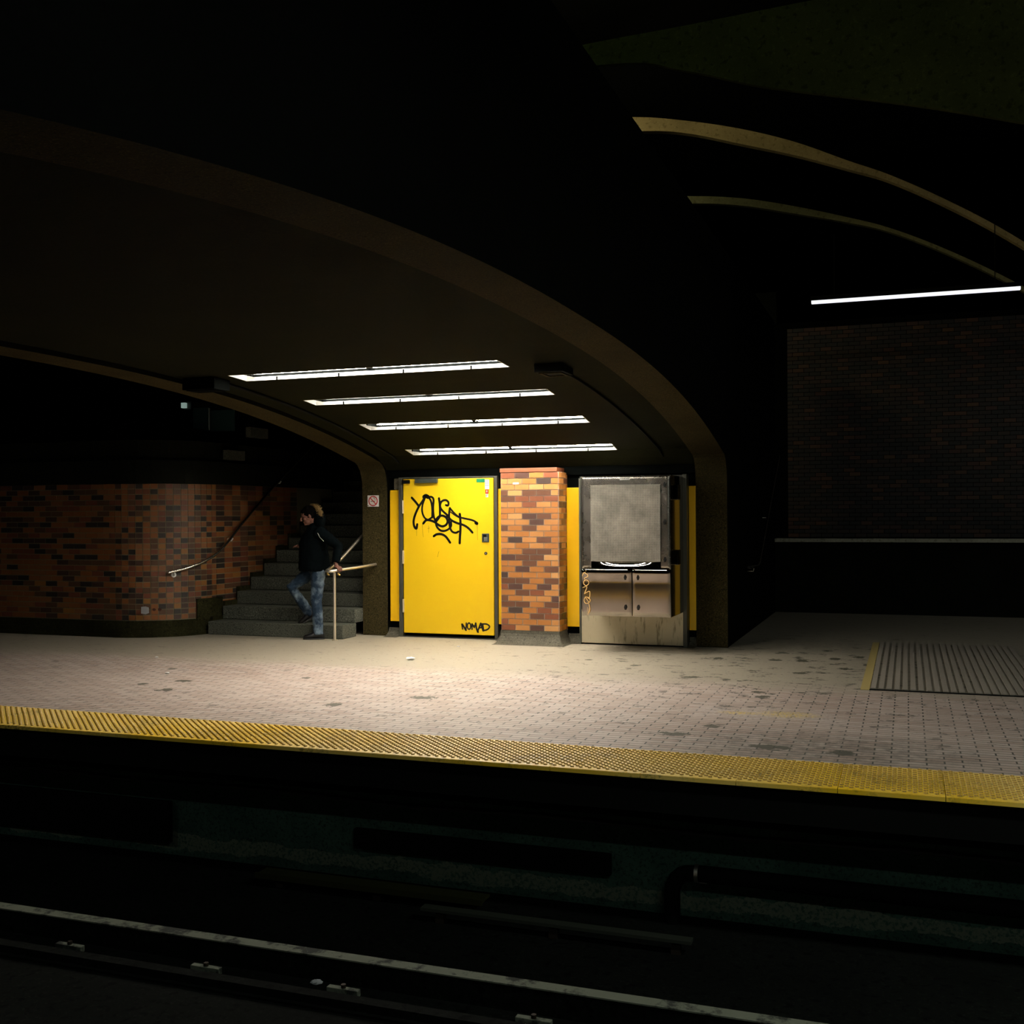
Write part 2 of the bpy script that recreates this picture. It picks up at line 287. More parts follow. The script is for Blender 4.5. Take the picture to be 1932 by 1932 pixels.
# painted strokes: (width, points on the plane as X, Z)
YOUSEF= [(0.024, [(-6.306, 1.883), (-6.257, 1.833), (-6.204, 1.772)]), (0.024, [(-6.1, 1.897), (-6.15, 1.832), (-6.204, 1.759), (-6.254, 1.662), (-6.281, 1.572), (-6.273, 1.499), (-6.241, 1.466), (-6.228, 1.523)]), (0.042, [(-6.123, 1.893), (-6.096, 1.905), (-6.069, 1.892)]), (0.019200000000000002, [(-6.109, 1.881), (-6.146, 1.791), (-6.155, 1.702), (-6.124, 1.62), (-6.071, 1.586), (-6.018, 1.612)]), (0.0216, [(-6.069, 1.896), (-6.025, 1.839), (-6.006, 1.742), (-6.004, 1.652), (-6.009, 1.612)]), (0.0216, [(-6.052, 1.886), (-6.016, 1.892), (-5.985, 1.855), (-5.992, 1.75), (-5.987, 1.66), (-5.972, 1.595), (-5.943, 1.563)]), (0.024, [(-5.906, 1.87), (-5.895, 1.797), (-5.892, 1.7), (-5.898, 1.627), (-5.947, 1.567)]), (0.0216, [(-5.805, 1.78), (-5.774, 1.776), (-5.77, 1.82), (-5.813, 1.847), (-5.871, 1.825), (-5.889, 1.761), (-5.854, 1.704), (-5.797, 1.655), (-5.758, 1.619)]), (0.024, [(-5.956, 1.579), (-5.912, 1.624), (-5.859, 1.639), (-5.806, 1.615), (-5.782, 1.562), (-5.807, 1.514), (-5.86, 1.496), (-5.921, 1.518), (-5.974, 1.555), (-6.045, 1.578), (-6.098, 1.576), (-6.138, 1.535)]), (0.0216, [(-5.954, 1.555), (-5.943, 1.498), (-5.899, 1.449), (-5.842, 1.433), (-5.776, 1.453), (-5.732, 1.498), (-5.732, 1.554)]), (0.0216, [(-5.748, 1.74), (-5.759, 1.667), (-5.758, 1.57), (-5.75, 1.49), (-5.72, 1.429), (-5.667, 1.409), (-5.628, 1.425)]), (0.019200000000000002, [(-5.748, 1.74), (-5.692, 1.679), (-5.623, 1.622), (-5.536, 1.6), (-5.424, 1.576), (-5.364, 1.545)]), (0.031200000000000002, [(-5.376, 1.541), (-5.359, 1.533)]), (0.0252, [(-5.605, 1.658), (-5.597, 1.57), (-5.597, 1.449), (-5.605, 1.345), (-5.609, 1.272)]), (0.0228, [(-5.793, 1.647), (-5.727, 1.578), (-5.64, 1.538), (-5.554, 1.513), (-5.485, 1.473), (-5.425, 1.413)]), (0.012, [(-5.744, 1.691), (-5.675, 1.643), (-5.614, 1.61)]), (0.024, [(-5.984, 1.364), (-5.939, 1.389), (-5.869, 1.389), (-5.808, 1.357), (-5.747, 1.28)]), (0.003, [(-6.237, 1.458), (-6.237, 1.368)]), (0.003, [(-6.156, 1.523), (-6.148, 1.425), (-6.139, 1.352)]), (0.003, [(-5.355, 1.529), (-5.352, 1.313)]), (0.003, [(-6.058, 1.506), (-6.059, 1.409)]), (0.004, [(-6.072, 1.466), (-6.043, 1.474)]), (0.003, [(-5.91, 1.158), (-5.923, 1.118), (-5.931, 1.085)]), (0.003, [(-5.851, 1.49), (-5.853, 1.449)])]
NOMAD= [(0.011, [(-5.585, 0.193), (-5.574, 0.129)]), (0.0143, [(-5.578, 0.192), (-5.525, 0.115)]), (0.011, [(-5.52, 0.211), (-5.525, 0.119)]), (0.011, [(-5.457, 0.171), (-5.459, 0.153), (-5.466, 0.138), (-5.476, 0.13), (-5.487, 0.13), (-5.496, 0.137), (-5.503, 0.152), (-5.505, 0.17), (-5.503, 0.188), (-5.496, 0.203), (-5.486, 0.211), (-5.475, 0.211), (-5.466, 0.203), (-5.459, 0.189), (-5.457, 0.171)]), (0.011, [(-5.438, 0.201), (-5.438, 0.129)]), (0.0143, [(-5.438, 0.199), (-5.406, 0.157)]), (0.011, [(-5.406, 0.157), (-5.386, 0.211)]), (0.0143, [(-5.386, 0.211), (-5.372, 0.135), (-5.352, 0.096)]), (0.013199999999999998, [(-5.361, 0.1), (-5.313, 0.213)]), (0.013199999999999998, [(-5.313, 0.213), (-5.281, 0.114)]), (0.011, [(-5.339, 0.151), (-5.292, 0.158)]), (0.011, [(-5.285, 0.206), (-5.272, 0.118)]), (0.0121, [(-5.294, 0.203), (-5.227, 0.203), (-5.189, 0.173), (-5.219, 0.134), (-5.279, 0.116)]), (0.002, [(-5.477, 0.124), (-5.477, 0.092)]), (0.002, [(-5.236, 0.127), (-5.236, 0.1)])]
SCRAWL= [(0.006, [(-3.651, 0.91), (-3.638, 0.943), (-3.604, 0.972), (-3.618, 0.944), (-3.593, 0.932), (-3.585, 0.906), (-3.621, 0.889), (-3.626, 0.874)]), (0.006, [(-3.572, 0.831), (-3.576, 0.817), (-3.585, 0.806), (-3.598, 0.799), (-3.612, 0.799), (-3.625, 0.805), (-3.634, 0.816), (-3.637, 0.83), (-3.634, 0.845), (-3.625, 0.856), (-3.612, 0.863), (-3.597, 0.863), (-3.584, 0.857), (-3.576, 0.845), (-3.572, 0.831)]), (0.006, [(-3.647, 0.771), (-3.596, 0.784), (-3.628, 0.698)]), (0.006, [(-3.628, 0.698), (-3.563, 0.728), (-3.568, 0.646), (-3.589, 0.658)]), (0.006, [(-3.618, 0.661), (-3.576, 0.654), (-3.555, 0.62), (-3.581, 0.588), (-3.615, 0.588), (-3.631, 0.62), (-3.614, 0.653), (-3.572, 0.597)]), (0.006, [(-3.572, 0.58), (-3.561, 0.515), (-3.577, 0.466)]), (0.003, [(-3.589, 0.539), (-3.592, 0.449)]), (0.003, [(-3.578, 0.523), (-3.577, 0.449)])]
# ================================================================== STRUCTURE
def prof(Y): return 3.0-.00865*abs(Y-7)**2.33
def bez(n, a, b): return [a+(b-a)*i/n for i in range(n+1)]
# --- floor slab
o = MB().box(-17, 5, 7.475, 19, -.25, 0).build('floor', M['paving']); struct(o)
o = MB().box(-17, 5, 6.83, 7.475, -.25, -.02).box(-17, 5, 7.0, 7.475, -.34, -.25).build('trim_1', M['black']); struct(o)
o = MB().box(-17, 5, 1.0, 7.6, -1.3, -1.1).build('floor_pit', M['pit']); struct(o)
o = MB().box(-17, 5, 7.42, 7.6, -1.1, -.25).build('wall_pit', M['pitwall']); struct(o)
o = MB().box(-17, 5, -3.0, 1.0, -1.3, 0).build('floor_near', M['paving']); struct(o)
# --- arch ribs (beam + pillar), left and right
def rib(x0, x1, name, mat):
    low = [(14-.4, 0), (13.5, 0), (13.5, .6), (13.5, 1.2), (13.5, 2.02)]
    for i in range(1, 7):
        a = math.pi/2*i/6; low.append((13.22+.28*math.cos(a), 2.02+(prof(13.22)-.01-2.02)*math.sin(a)))
    Y = 13.1
    while Y > 1.0: low.append((Y, prof(Y)-.01)); Y -= .3
    low += [(.75, 2.3), (.65, 1.9), (.65, 0), (.3, 0), (.3, 3.3), (13.6, 3.3)]
    mb = MB().prism_x(low, x0, x1)
    for k in (-1, -2): mb.m[k] = 1          # shade put into the colour: both side faces take the near-black slab material
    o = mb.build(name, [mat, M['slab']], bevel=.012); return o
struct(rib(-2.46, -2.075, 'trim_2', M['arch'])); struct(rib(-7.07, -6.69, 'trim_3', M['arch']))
# --- vault soffit with openings for the four lights
FY = [(8.955, 9.275), (10.345, 10.615), (11.62, 11.915), (12.885, 13.15)]; FX0, FX1 = -6.13, -3.36
ys = [.4]
Y = .6
marks = sorted([v for p in FY for v in p]+[13.5])
grid = sorted(set([round(.4+.35*i, 3) for i in range(38)]+marks)); grid = [g for g in grid if g <= 13.5]
grid = [g for g in grid if g in marks or min(abs(g-mk) for mk in marks) > .06]
def cz(Y): return prof(Y)+.035 if Y < 13.2 else prof(13.2)+.035-(Y-13.2)*.55
mb = MB(); XB = [-6.69, FX0, FX1, -2.46]
for i in range(len(grid)-1):
    y0, y1 = grid[i], grid[i+1]; hole = any(a-.001 <= y0 and y1 <= b+.001 for a, b in FY)
    for j in range(3):
        if hole and j == 1: continue
        mb.add([(XB[j],y0,cz(y0)),(XB[j+1],y0,cz(y0)),(XB[j+1],y1,cz(y1)),(XB[j],y1,cz(y1))], [(0,3,2,1)], 0, True)
o = mb.build('ceiling', M['ceiling'], fix=False); struct(o)
# --- bridge mass above the vault (mezzanine deck with its parapet)
poly = [(.3, 3.3), (13.6, 3.3), (13.6, 2.9), (18.7, 2.9), (18.7, 4.86), (.3, 4.86)]
o = MB().prism_x([(.3,3.3),(13.6,3.3),(13.6,4.86),(.3,4.86)], -7.07, -2.08).build('wall_bridge', M['slab']); struct(o)
o = MB().box(-2.4, -2.08, 13.6, 18.72, 0, 4.6).build('wall_right', M['slab']); struct(o)
o = MB().box(-2.46, -2.08, 15.0, 18.72, 4.6, 4.86).box(-2.46, -2.08, 13.6, 15.0, 4.6, 4.86).build('trim_4', M['slab']); struct(o)
# --- recessed back wall of the bay
mb = MB().box(-6.69, -2.46, 13.56, 13.62, 0, 2.6).box(-6.69,-2.46,13.5,13.56,2.155,2.26)
o = mb.build('wall_back', M['void']); struct(o)
# coved base in the corners of the bay
def cove(x0, x1):
    pts = [(13.56, 0)]
    for i in range(7):
        a = math.pi/2*i/6; pts.append((13.36+.16*math.sin(a)*1.0, .0+.12*(1-math.cos(a))))
    return MB().prism_x([(13.56,.001)]+[(13.34+.2*math.sin(math.pi/2*i/6), .001+.11*(1-math.cos(math.pi/2*i/6))) for i in range(7)]+[(13.56,.111)], x0, x1)
mb = cove(-6.69, -6.50); mb2 = cove(-5.07, -4.93); mb3 = cove(-4.12, -3.93); mb4 = cove(-2.55, -2.46)
for q in (mb2, mb3, mb4):
    b = len(mb.v); mb.v += q.v; mb.f += [tuple(i+b for i in f) for f in q.f]; mb.m += q.m; mb.sm += q.sm
struct(mb.build('baseboard_back', M['cove']))
M['cap'] = speckle('pale_stone_cap', (.5,.48,.38), (.6,.58,.48), (.3,.28,.2), 40, .6, .4)
# --- far right: parapet, brick wall behind it
o = MB().box(-2.4, 5, 18.7, 18.95, 0, 1.17).build('wall_parapet', M['dark']); struct(o)
o = MB().box(-2.08, 5, 18.64, 19.0, 1.17, 1.225).build('trim_5', M['cap']); struct(o)

# --- bricks laid as relief: courses of single bricks over a mortar core
COURSE = .0748
def pick(wts):
    r = random.random()*sum(wts); a = 0
    for i, w_ in enumerate(wts):
        a += w_
        if r <= a: return i
    return 0
def brick_face(mb, path_pt, s0, s1, z0, z1, first=0, length=.19, wts=(5,3,3,3,1.5,.8,.7), out=.008, lenf=None, skip=None):
    """path_pt(s) -> (point, outward normal); bricks from s0 to s1"""
    k = 0; z = z0
    while z+COURSE <= z1+.01:
        s = s0
        L = length*.5 if (k+first) % 2 else length
        while s < s1-.02:
            ln = (lenf(s) if lenf else length)
            if s == s0 and (k+first) % 2: ln *= .5
            e = min(s+ln, s1)
            if s1-e < .03: e = s1
            a, b = s+.005, e-.005
            if not (skip and skip((a+b)/2, z)):
                mi = 1+pick(wts)
                n = max(1, int((b-a)/.06)) if lenf else 1
                pa = [path_pt(a+(b-a)*i/n) for i in range(n+1)]
                F = [Vector((p[0]+nn[0]*out, p[1]+nn[1]*out, 0)) for p, nn in pa]; Bk = [Vector((p[0]-nn[0]*.01, p[1]-nn[1]*.01, 0)) for p, nn in pa]
                poly = [(v.x, v.y) for v in F]+[(v.x, v.y) for v in reversed(Bk)]
                mb.prism_z(poly, z+.005, z+COURSE-.005, mi)
            s = e
        z += COURSE; k += 1
    return mb
# --- the curved brick wall beside the stairs
CX, CY, CR = -10.2, 13.2, .95
def wallpath(s):      # s = 0 at X=-17 on the straight, runs right, round the curve, then back along +Y
    L1 = CX+17; L2 = CR*math.pi/2
    if s < L1: return ((-17+s, CY-CR), (0, -1))
    if s < L1+L2:
        a = -math.pi/2+(s-L1)/CR; return ((CX+CR*math.cos(a), CY+CR*math.sin(a)), (math.cos(a), math.sin(a)))
    return ((CX+CR, CY+(s-L1-L2)), (1, 0))
L1 = CX+17; L2 = CR*math.pi/2
def core(off, z0, z1, s_end, mi=0, mb=None):
    mb = mb or MB(); S = [0, L1]+[L1+L2*i/14 for i in range(1, 15)]+[s_end]
    out = [(p[0]+n[0]*off, p[1]+n[1]*off) for p, n in map(wallpath, S)]; inn = [(p[0]-n[0]*.3, p[1]-n[1]*.3) for p, n in map(wallpath, S)]
    return mb.prism_z(out+inn[::-1], z0, z1, mi)
mb = core(0, .2, 2.10, L1+L2+9)
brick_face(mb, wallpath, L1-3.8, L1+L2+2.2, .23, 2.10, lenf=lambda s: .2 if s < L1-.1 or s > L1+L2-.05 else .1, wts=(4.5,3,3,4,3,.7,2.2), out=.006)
o = mb.build('wall_left', [M['mortar_left']]+BR_SHADED); struct(o)
mb = MB()
for off, z0, z1 in ((.05, 0, .05), (.03, .05, .12), (.018, .12, .225)): core(off, z0, z1, L1+L2-.22, mb=mb)
def seg(off, s0, s1, z0, z1, mb):
    S = [s0+(s1-s0)*i/8 for i in range(9)]
    out = [(p[0]+n[0]*off, p[1]+n[1]*off) for p, n in map(wallpath, S)]; inn = [(p[0]-n[0]*.1, p[1]-n[1]*.1) for p, n in map(wallpath, S)]
    mb.prism_z(out+inn[::-1], z0, z1)
seg(.032, L1+1.12, L1+L2+.12, .2, .50, mb)
struct(mb.build('baseboard_left', M['curb']))
struct(core(.03, 2.1, 2.42, L1+L2+9).build('trim_6', M['dark'])); struct(core(-.06, 2.42, 2.70, L1+L2+9).build('trim_7', M['dark']))
struct(MB().box(-17, -9.5, 13.0, 13.3, 2.7, 2.9).build('trim_8', M['slab']))
# upper left mass over the brick wall and stair well
struct(MB().box(-17, -9.6, 14.6, 14.9, 2.7, 6).build('wall_upper', M['slab']))
struct(MB().box(-9.6, -2.4, 22, 22.3, 0, 6).build('wall_stair', M['dark']))
# --- far station walls and the big dark vault high above
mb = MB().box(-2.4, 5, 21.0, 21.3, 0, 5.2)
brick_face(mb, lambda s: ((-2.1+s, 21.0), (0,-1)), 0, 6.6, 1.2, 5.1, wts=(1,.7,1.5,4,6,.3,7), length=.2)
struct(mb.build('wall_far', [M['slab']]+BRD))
# ================================================================== LIGHT FITTINGS UNDER THE VAULT
POS = ['nearest the tracks', 'second from the tracks', 'third from the tracks', 'nearest the yellow door']
for i, (y0, y1) in enumerate(FY):
    z0, z1 = cz(y0), cz(y1); H_ = .085; X0, X1 = FX0, FX1; xm = (X0+X1)/2
    T = thing('ceiling_light', 'long white fluorescent light recessed in the dark vault, '+POS[i], 'ceiling light', ((X0+X1)/2, (y0+y1)/2, (z0+z1)/2), 'fluorescent lights in the vault')
    mb = MB()          # four inner sides of the recess
    mb.box(X0, X0+.012, y0, y1, min(z0,z1)+.0, z0+H_)
    mb.v[-8:] = [(X0,y0,z0),(X0+.012,y0,z0),(X0+.012,y1,z1),(X0,y1,z1),(X0,y0,z0+H_),(X0+.012,y0,z0+H_),(X0+.012,y1,z1+H_),(X0,y1,z1+H_)]
    mb.add([(X1-.012,y0,z0),(X1,y0,z0),(X1,y1,z1),(X1-.012,y1,z1),(X1-.012,y0,z0+H_),(X1,y0,z0+H_),(X1,y1,z1+H_),(X1-.012,y1,z1+H_)], [(0,3,2,1),(4,5,6,7),(0,1,5,4),(1,2,6,5),(2,3,7,6),(3,0,4,7)])
    mb.box(X0, X1, y0, y0+.01, z0, z0+H_); mb.box(X0, X1, y1-.01, y1, z1, z1+H_)
    mb.add([(X0,y0,z0+H_),(X1,y0,z0+H_),(X1,y1,z1+H_),(X0,y1,z1+H_)], [(0,1,2,3)])
    mb.build('housing', M['white_steel'], T)
    for a, b in ((X0+.16, xm-.02), (xm+.02, X1-.03)):
        MB().add([(a,y0+.02,z0+.055),(b,y0+.02,z0+.055),(b,y1-.05,z1+.055),(a,y1-.05,z1+.055),(a,y0+.02,z0+.075),(b,y0+.02,z0+.075),(b,y1-.05,z1+.075),(a,y1-.05,z1+.075)],
                 [(0,3,2,1),(4,5,6,7),(0,1,5,4),(1,2,6,5),(2,3,7,6),(3,0,4,7)]).build('lens', M['lens'], T)
    mb = MB().box(X0+.11, X1-.015, y1-.062, y1-.044, z1+.030, z1+.052)
    mb.build('dark_gap_bar', M['void'], T)  # black bar drawn in for the dark gap beside the lens
    MB().add([(xm-.02,y0+.01,z0+.045),(xm+.02,y0+.01,z0+.045),(xm+.02,y1-.01,z1+.045),(xm-.02,y1-.01,z1+.045)], [(0,3,2,1)]).tube([(xm-.07,y0+.04,z0+.045),(xm,y0+.12,z0+.03),(xm+.06,y1-.04,z1+.045)], .006, 6).build('centre_bracket', M['void'], T)
    for yy, zz in ((y0+.08, z0), (y0+.17, z0)): MB().tube([(X0+.11, yy, zz+.03), (X0+.16, yy, zz+.03)], .018, 8).build('lamp_holder', M['void'], T)
    MB().box(X0+.095, X0+.112, y0+.01, y1-.045, min(z0,z1)+.035, z0+.04).build('end_bar', M['void'], T)
    for k in range(4):
        px = X0+.35+k*.68; MB().box(px, px+.012, y1-.022, y1-.012, z1-.002, z1+.03).build('clip', M['void'], T)
# black boxes and conduits on the soffit
def bx(x0, x1, y0, y1, z0, z1): return MB().box(x0, x1, y0, y1, z0, z1)
T = thing('junction_box', 'black box with a thin pale frame, hanging from the vault beside the right conduit', 'box', (-2.975, 9.36, 2.9))
bx(-3.11, -2.84, 9.2, 9.52, 2.905, 2.985).build('housing', M['black'], T, bevel=.006)
mb = MB().box(-3.08,-2.87,9.24,9.26,2.896,2.905).box(-3.08,-2.87,9.47,9.50,2.896,2.905).box(-3.08,-3.05,9.26,9.47,2.896,2.905).box(-2.90,-2.87,9.26,9.47,2.896,2.905)
mb.build('base_frame', M['arch'], T)
T = thing('junction_box', 'black box on the vault at the head of the stair-side conduit', 'box', (-6.45, 9.1, 2.9))
bx(-6.64, -6.27, 8.94, 9.2, 2.875, 2.985).build('housing', M['void'], T, bevel=.006); bx(-6.61,-6.30,8.97,9.17,2.868,2.875).build('base_frame', M['void'], T)
def cpath(pts, off): return [(x, y, cz(y)-off) for x, y in pts]
mb = MB().tube(cpath([(-2.93+.0045*i, 9.535+.164*i) for i in range(24)], .016), .011, 8)
tag(mb.build('conduit', M['black']), 'thin conduit running from the framed black box down the right side of the vault', 'conduit')
mb = MB().tube(cpath([(-6.36-.003*i, 9.215+.178*i) for i in range(24)], .018), .018, 8)
tag(mb.build('conduit', M['black']), 'black conduit along the vault beside the stairs', 'conduit')

# ================================================================== YELLOW DOOR
YD = 13.47
D = thing('door_1', 'yellow steel door tagged with black graffiti between two dark jambs', 'door', (-5.78, YD, 0)); D['kind'] = 'structure'
leaf = MB().box(-6.435, -5.125, YD, YD+.045, .055, 2.135).build('door_leaf', M['yellow'], D, bevel=.006)
bx(-6.50, -6.447, YD-.01, YD+.09, .0, 2.15).build('jamb', M['jamb'], D, bevel=.004); bx(-5.113, -5.068, YD-.01, YD+.09, .0, 2.15).build('jamb', M['jamb'], D, bevel=.004)
bx(-6.50, -5.068, YD-.005, YD+.09, 2.142, 2.16).build('head_frame', M['jamb'], D)
bx(-6.45, -5.11, YD+.0, YD+.09, 0, .012).build('threshold', M['dark_steel'], D)
for z in (.42, 1.08, 1.76): MB().tube([(-6.442, YD-.008, z-.09), (-6.442, YD-.008, z+.09)], .011, 8).box(-6.442,-6.425,YD-.006,YD,z-.09,z+.09).build('hinge', M['rail'], D)
bx(-6.44, -6.33, YD-.03, YD, 2.075, 2.125).build('closer_bracket', M['black'], D, bevel=.004)
bx(-6.245, -5.915, YD-.045, YD, 2.078, 2.135).build('door_closer', M['closer'], D, bevel=.008)
g = bx(-5.363, -5.245, YD-.003, YD, 2.076, 2.124).build('green_sticker', M['green'], D)
s1 = bx(-5.243, -5.182, YD-.003, YD, 1.985, 2.112).build('notice_sticker', M['white'], D)
mb = MB()
for r in range(3):
    for c in range(3): mb.box(-5.235+c*.018, -5.225+c*.018, YD-.0045, YD-.003, 2.09-r*.028, 2.098-r*.028)
mb.build('notice_print', M['dark_steel'], s1)
r1 = bx(-5.236, -5.195, YD-.003, YD, 1.925, 1.98).build('warning_sticker', M['red'], D)
MB().prism_y([(-5.219,1.972),(-5.209,1.972),(-5.213,1.955),(-5.206,1.955),(-5.22,1.932),(-5.216,1.95),(-5.224,1.95)], YD-.0045, YD-.003).build('bolt_symbol', M['white'], r1)
r2 = bx(-5.234, -5.197, YD-.003, YD, 1.878, 1.922).build('round_label', M['white'], D)
MB().tube([(-5.215+.011*math.cos(a*.6), YD-.0045, 1.9+.012*math.sin(a*.6)) for a in range(9)], .0025, 5).build('round_print', M['dark_steel'], r2)
h = bx(-5.288, -5.186, YD-.012, YD, 1.285, 1.40).build('handle_plate', M['closer'], D, bevel=.005)
bx(-5.272, -5.222, YD-.014, YD-.0121, 1.305, 1.388).build('recess', M['black'], h); bx(-5.258, -5.205, YD-.022, YD-.014, 1.298, 1.352).build('paddle', M['grey'], h, bevel=.003)
MB().tube([(-5.234, YD-.012, 1.138), (-5.234, YD, 1.138)], .02, 16).build('lock_cylinder', M['dark_steel'], D)
MB().tube([(-5.234, YD-.014, 1.138), (-5.234, YD-.0121, 1.138)], .007, 10).build('keyway', M['rail'], D)
def ribbon(mb, pts, wd, y, th=.0012):
    # smooth the path, then lay a flat painted stroke with rounded ends on the plane Y = y
    P = [Vector((a, 0, b)) for a, b in pts]
    if len(P) > 2:
        Q = []
        for i in range(len(P)-1):
            p0, p1, p2, p3 = P[max(i-1,0)], P[i], P[i+1], P[min(i+2,len(P)-1)]
            for k in range(5):
                u = k/5.; Q.append(.5*((2*p1)+(-p0+p2)*u+(2*p0-5*p1+4*p2-p3)*u*u+(-p0+3*p1-3*p2+p3)*u**3))
        P = Q+[P[-1]]
    Lr, Rr = [], []
    for i, p in enumerate(P):
        d = (P[min(i+1,len(P)-1)]-P[max(i-1,0)]).normalized(); nrm = Vector((-d.z, 0, d.x))*wd/2
        Lr.append(p+nrm); Rr.append(p-nrm)
    n = len(P); vs = []
    for yy in (y, y+th):
        vs += [(q.x, yy, q.z) for q in Lr]+[(q.x, yy, q.z) for q in Rr]
    fs = [(i, i+1, n+i+1, n+i) for i in range(n-1)]
    mb.add(vs, fs)
    for e in (P[0], P[-1]):
        mb.add([(e.x+wd/2*math.cos(a*math.pi/6), y, e.z+wd/2*math.sin(a*math.pi/6)) for a in range(12)], [tuple(range(12))])
def tagmesh(data, y, name, mat, parent, fat=1.35):
    mb = MB()
    for k, (wd, pts) in enumerate(data): ribbon(mb, pts, wd*(fat if wd > .004 else 1), y-.0008-.00004*k)
    o = mb.build(name, mat, parent, fix=False); return o
g1 = tagmesh(YOUSEF, YD, 'graffiti_tag', M['paint'], D); g2 = tagmesh(NOMAD, YD, 'graffiti_tag', M['paint'], D, 1.75)
g1['label'] = 'large black looping signature'; g2['label'] = 'small black NOMAD lettering'
# yellow panels beside door and cabinet
for (x0, x1, lab) in ((-6.645, -6.502, 'yellow wall panel strip between the dark left pillar and the door'), (-5.066, -4.94, 'narrow yellow wall panel strip between the door and the brick pillar'),
                      (-4.125, -3.925, 'yellow wall panel strip between the brick pillar and the steel cabinet'), (-2.545, -2.462, 'yellow wall panel strip between the steel cabinet and the right pillar')):
    o = bx(x0, x1, 13.49, 13.53, .204, 1.99).build('wall_panel', M['yellow_side'], bevel=.004); tag(o, lab, 'wall panel', 'yellow wall panels')
o = bx(-6.59, -6.505, 13.50, 13.55, 1.995, 2.148).build('junction_plate', M['cove'], bevel=.01); tag(o, 'small grey plate above the yellow panel strip left of the door', 'plate')

# ================================================================== BRICK PILLAR
P = thing('brick_pillar', 'short brick pillar of orange, tan and brown bricks standing right of the yellow door', 'pillar', (-4.53, 13.3, 0))
px0, px1, py0, py1 = -4.915, -4.138, 13.185, 13.56
mb = MB().box(px0, px1, py0, py1, .15, 2.185)
def pp(s):
    W_ = px1-px0
    if s < W_: return ((px0+s, py0), (0, -1))
    return ((px1, py0+s-W_), (1, 0))
brick_face(mb, lambda s: ((px0+s, py0), (0, -1)), 0, px1-px0, .165, 2.185, length=.194, wts=(6,4.5,2.6,4.2,.9,1.1,.3), first=0)
brick_face(mb, lambda s: ((px1, py0+s), (1, 0)), 0, .36, .165, 2.185, length=.19, wts=(6,4,3,3,1.2,1,.4), first=1)
brick_face(mb, lambda s: ((px0, py1-s), (-1, 0)), 0, .36, .165, 2.185, length=.19, wts=(6,4,3,3,1.2,1,.4), first=1)
mb.build('brickwork', [M['mortar']]+BR, P)
bx(px0-.008, px1+.0-.02, py0-.012, py1, 2.187, 2.24).build('soldier_cap', BR[2], P, bevel=.004)
rings = []
for i in range(8):
    a = math.pi/2*i/7; f_ = 1-math.sin(a); g_ = (1-math.cos(a))
    z = .165*(1-math.cos(a)); e = (1-math.sin(a))
    rings.append([(px0-.01-.05*e, py0-.01-.21*e, z), (px1+.01+.11*e, py0-.01-.19*e, z), (px1+.01+.11*e, 13.52, z), (px0-.01-.05*e, 13.52, z)])
MB().loft(rings, smooth=False).build('coved_base', M['cove'], P, bevel=.012)
st = bx(-4.745, -4.666, py0-.0105, py0-.0085, 2.035, 2.058).build('sticker', M['white']); tag(st, 'tiny white sticker on a brick near the top of the brick pillar', 'sticker')

# ================================================================== STEEL CABINET
K = thing('equipment_cabinet', 'stainless steel wall cabinet with perforated upper door and two lower doors', 'cabinet', (-3.2, 13.1, 0))
cx0, cx1, cy, yb = -3.665, -2.592, 12.585, 13.5
bx(cx0, cx1, cy+.022, yb, .435, 2.10).build('body', M['steel'], K, bevel=.006)
mb = MB().box(-3.915, -2.60, 13.38, 13.5, .02, 2.125)
mb.build('back_frame', M['dark_steel'], K)
bx(-3.895, -2.60, 13.36, 13.38, .02, .44).build('kick_plate', M['kick'], K, bevel=.003)
bx(-2.60, -2.548, 13.36, 13.5, .0, 2.135).build('side_post', M['jamb'], K, bevel=.006)
bx(-3.925, -3.9, 13.36, 13.5, .0, 2.10).build('side_post', M['jamb'], K, bevel=.004)
# dished upper door: front skin as a grid so that its pressed border catches the lamps
def skin(x0, x1, z0, z1, y, fn, nx=48, nz=48):
    vs = []; fs = []
    for j in range(nz+1):
        for i in range(nx+1):
            x = x0+(x1-x0)*i/nx; z = z0+(z1-z0)*j/nz; vs.append((x, y+fn(x, z), z))
    for j in range(nz):
        for i in range(nx): a = j*(nx+1)+i; fs.append((a, a+1, a+nx+2, a+nx+1))
    return MB().add(vs, fs, 0, True)
def sstep(a, b, x): x = max(0, min(1, (x-a)/(b-a))); return x*x*(3-2*x)
def dish(x, z):
    # folded rim all round, belly of the sheet between mesh and bottom rim
    e = min(x-cx0, cx1-x, z-1.0, 2.10-z); rim = .018*(1-sstep(0, .022, e))
    u = (x-(cx0+cx1)/2)/.45; v = (z-1.0)/.10
    belly = .0
    if False: belly = -.034*math.cos(math.pi*v*.5)*(1-u*u)**1.5*sstep(0,.12,v)
    return rim-.0+belly*1.0
up_ = skin(cx0, cx1, .998, 2.10, cy, dish, 72, 84).build('upper_door', M['polish'], K, fix=False)
bx(-3.545, -2.705, cy-.0255, cy+.02, 1.088, 1.992).build('perforated_screen', M['mesh'], up_)
bx(-3.19, -3.07, cy-.008, cy+.01, 2.048, 2.078).build('name_plate', M['white'], up_); mb = MB()
for k in range(5): mb.box(-3.18+k*.021, -3.168+k*.021, cy-.0095, cy-.008, 2.058, 2.068)
mb.build('plate_print', M['dark_steel'], up_)
M['latch'] = plain('black_quarter_turn_latch', (.012,.012,.012), .25)
def latch(x, z, par):
    MB().prism_y([(x-.018,z),(x-.007,z+.030),(x+.007,z+.030),(x+.018,z),(x+.007,z-.030),(x-.007,z-.030)], cy-.022, cy-.001).tube([(x,cy-.03,z),(x,cy,z)], .012, 10).build('latch', M['latch'], par, bevel=.003)
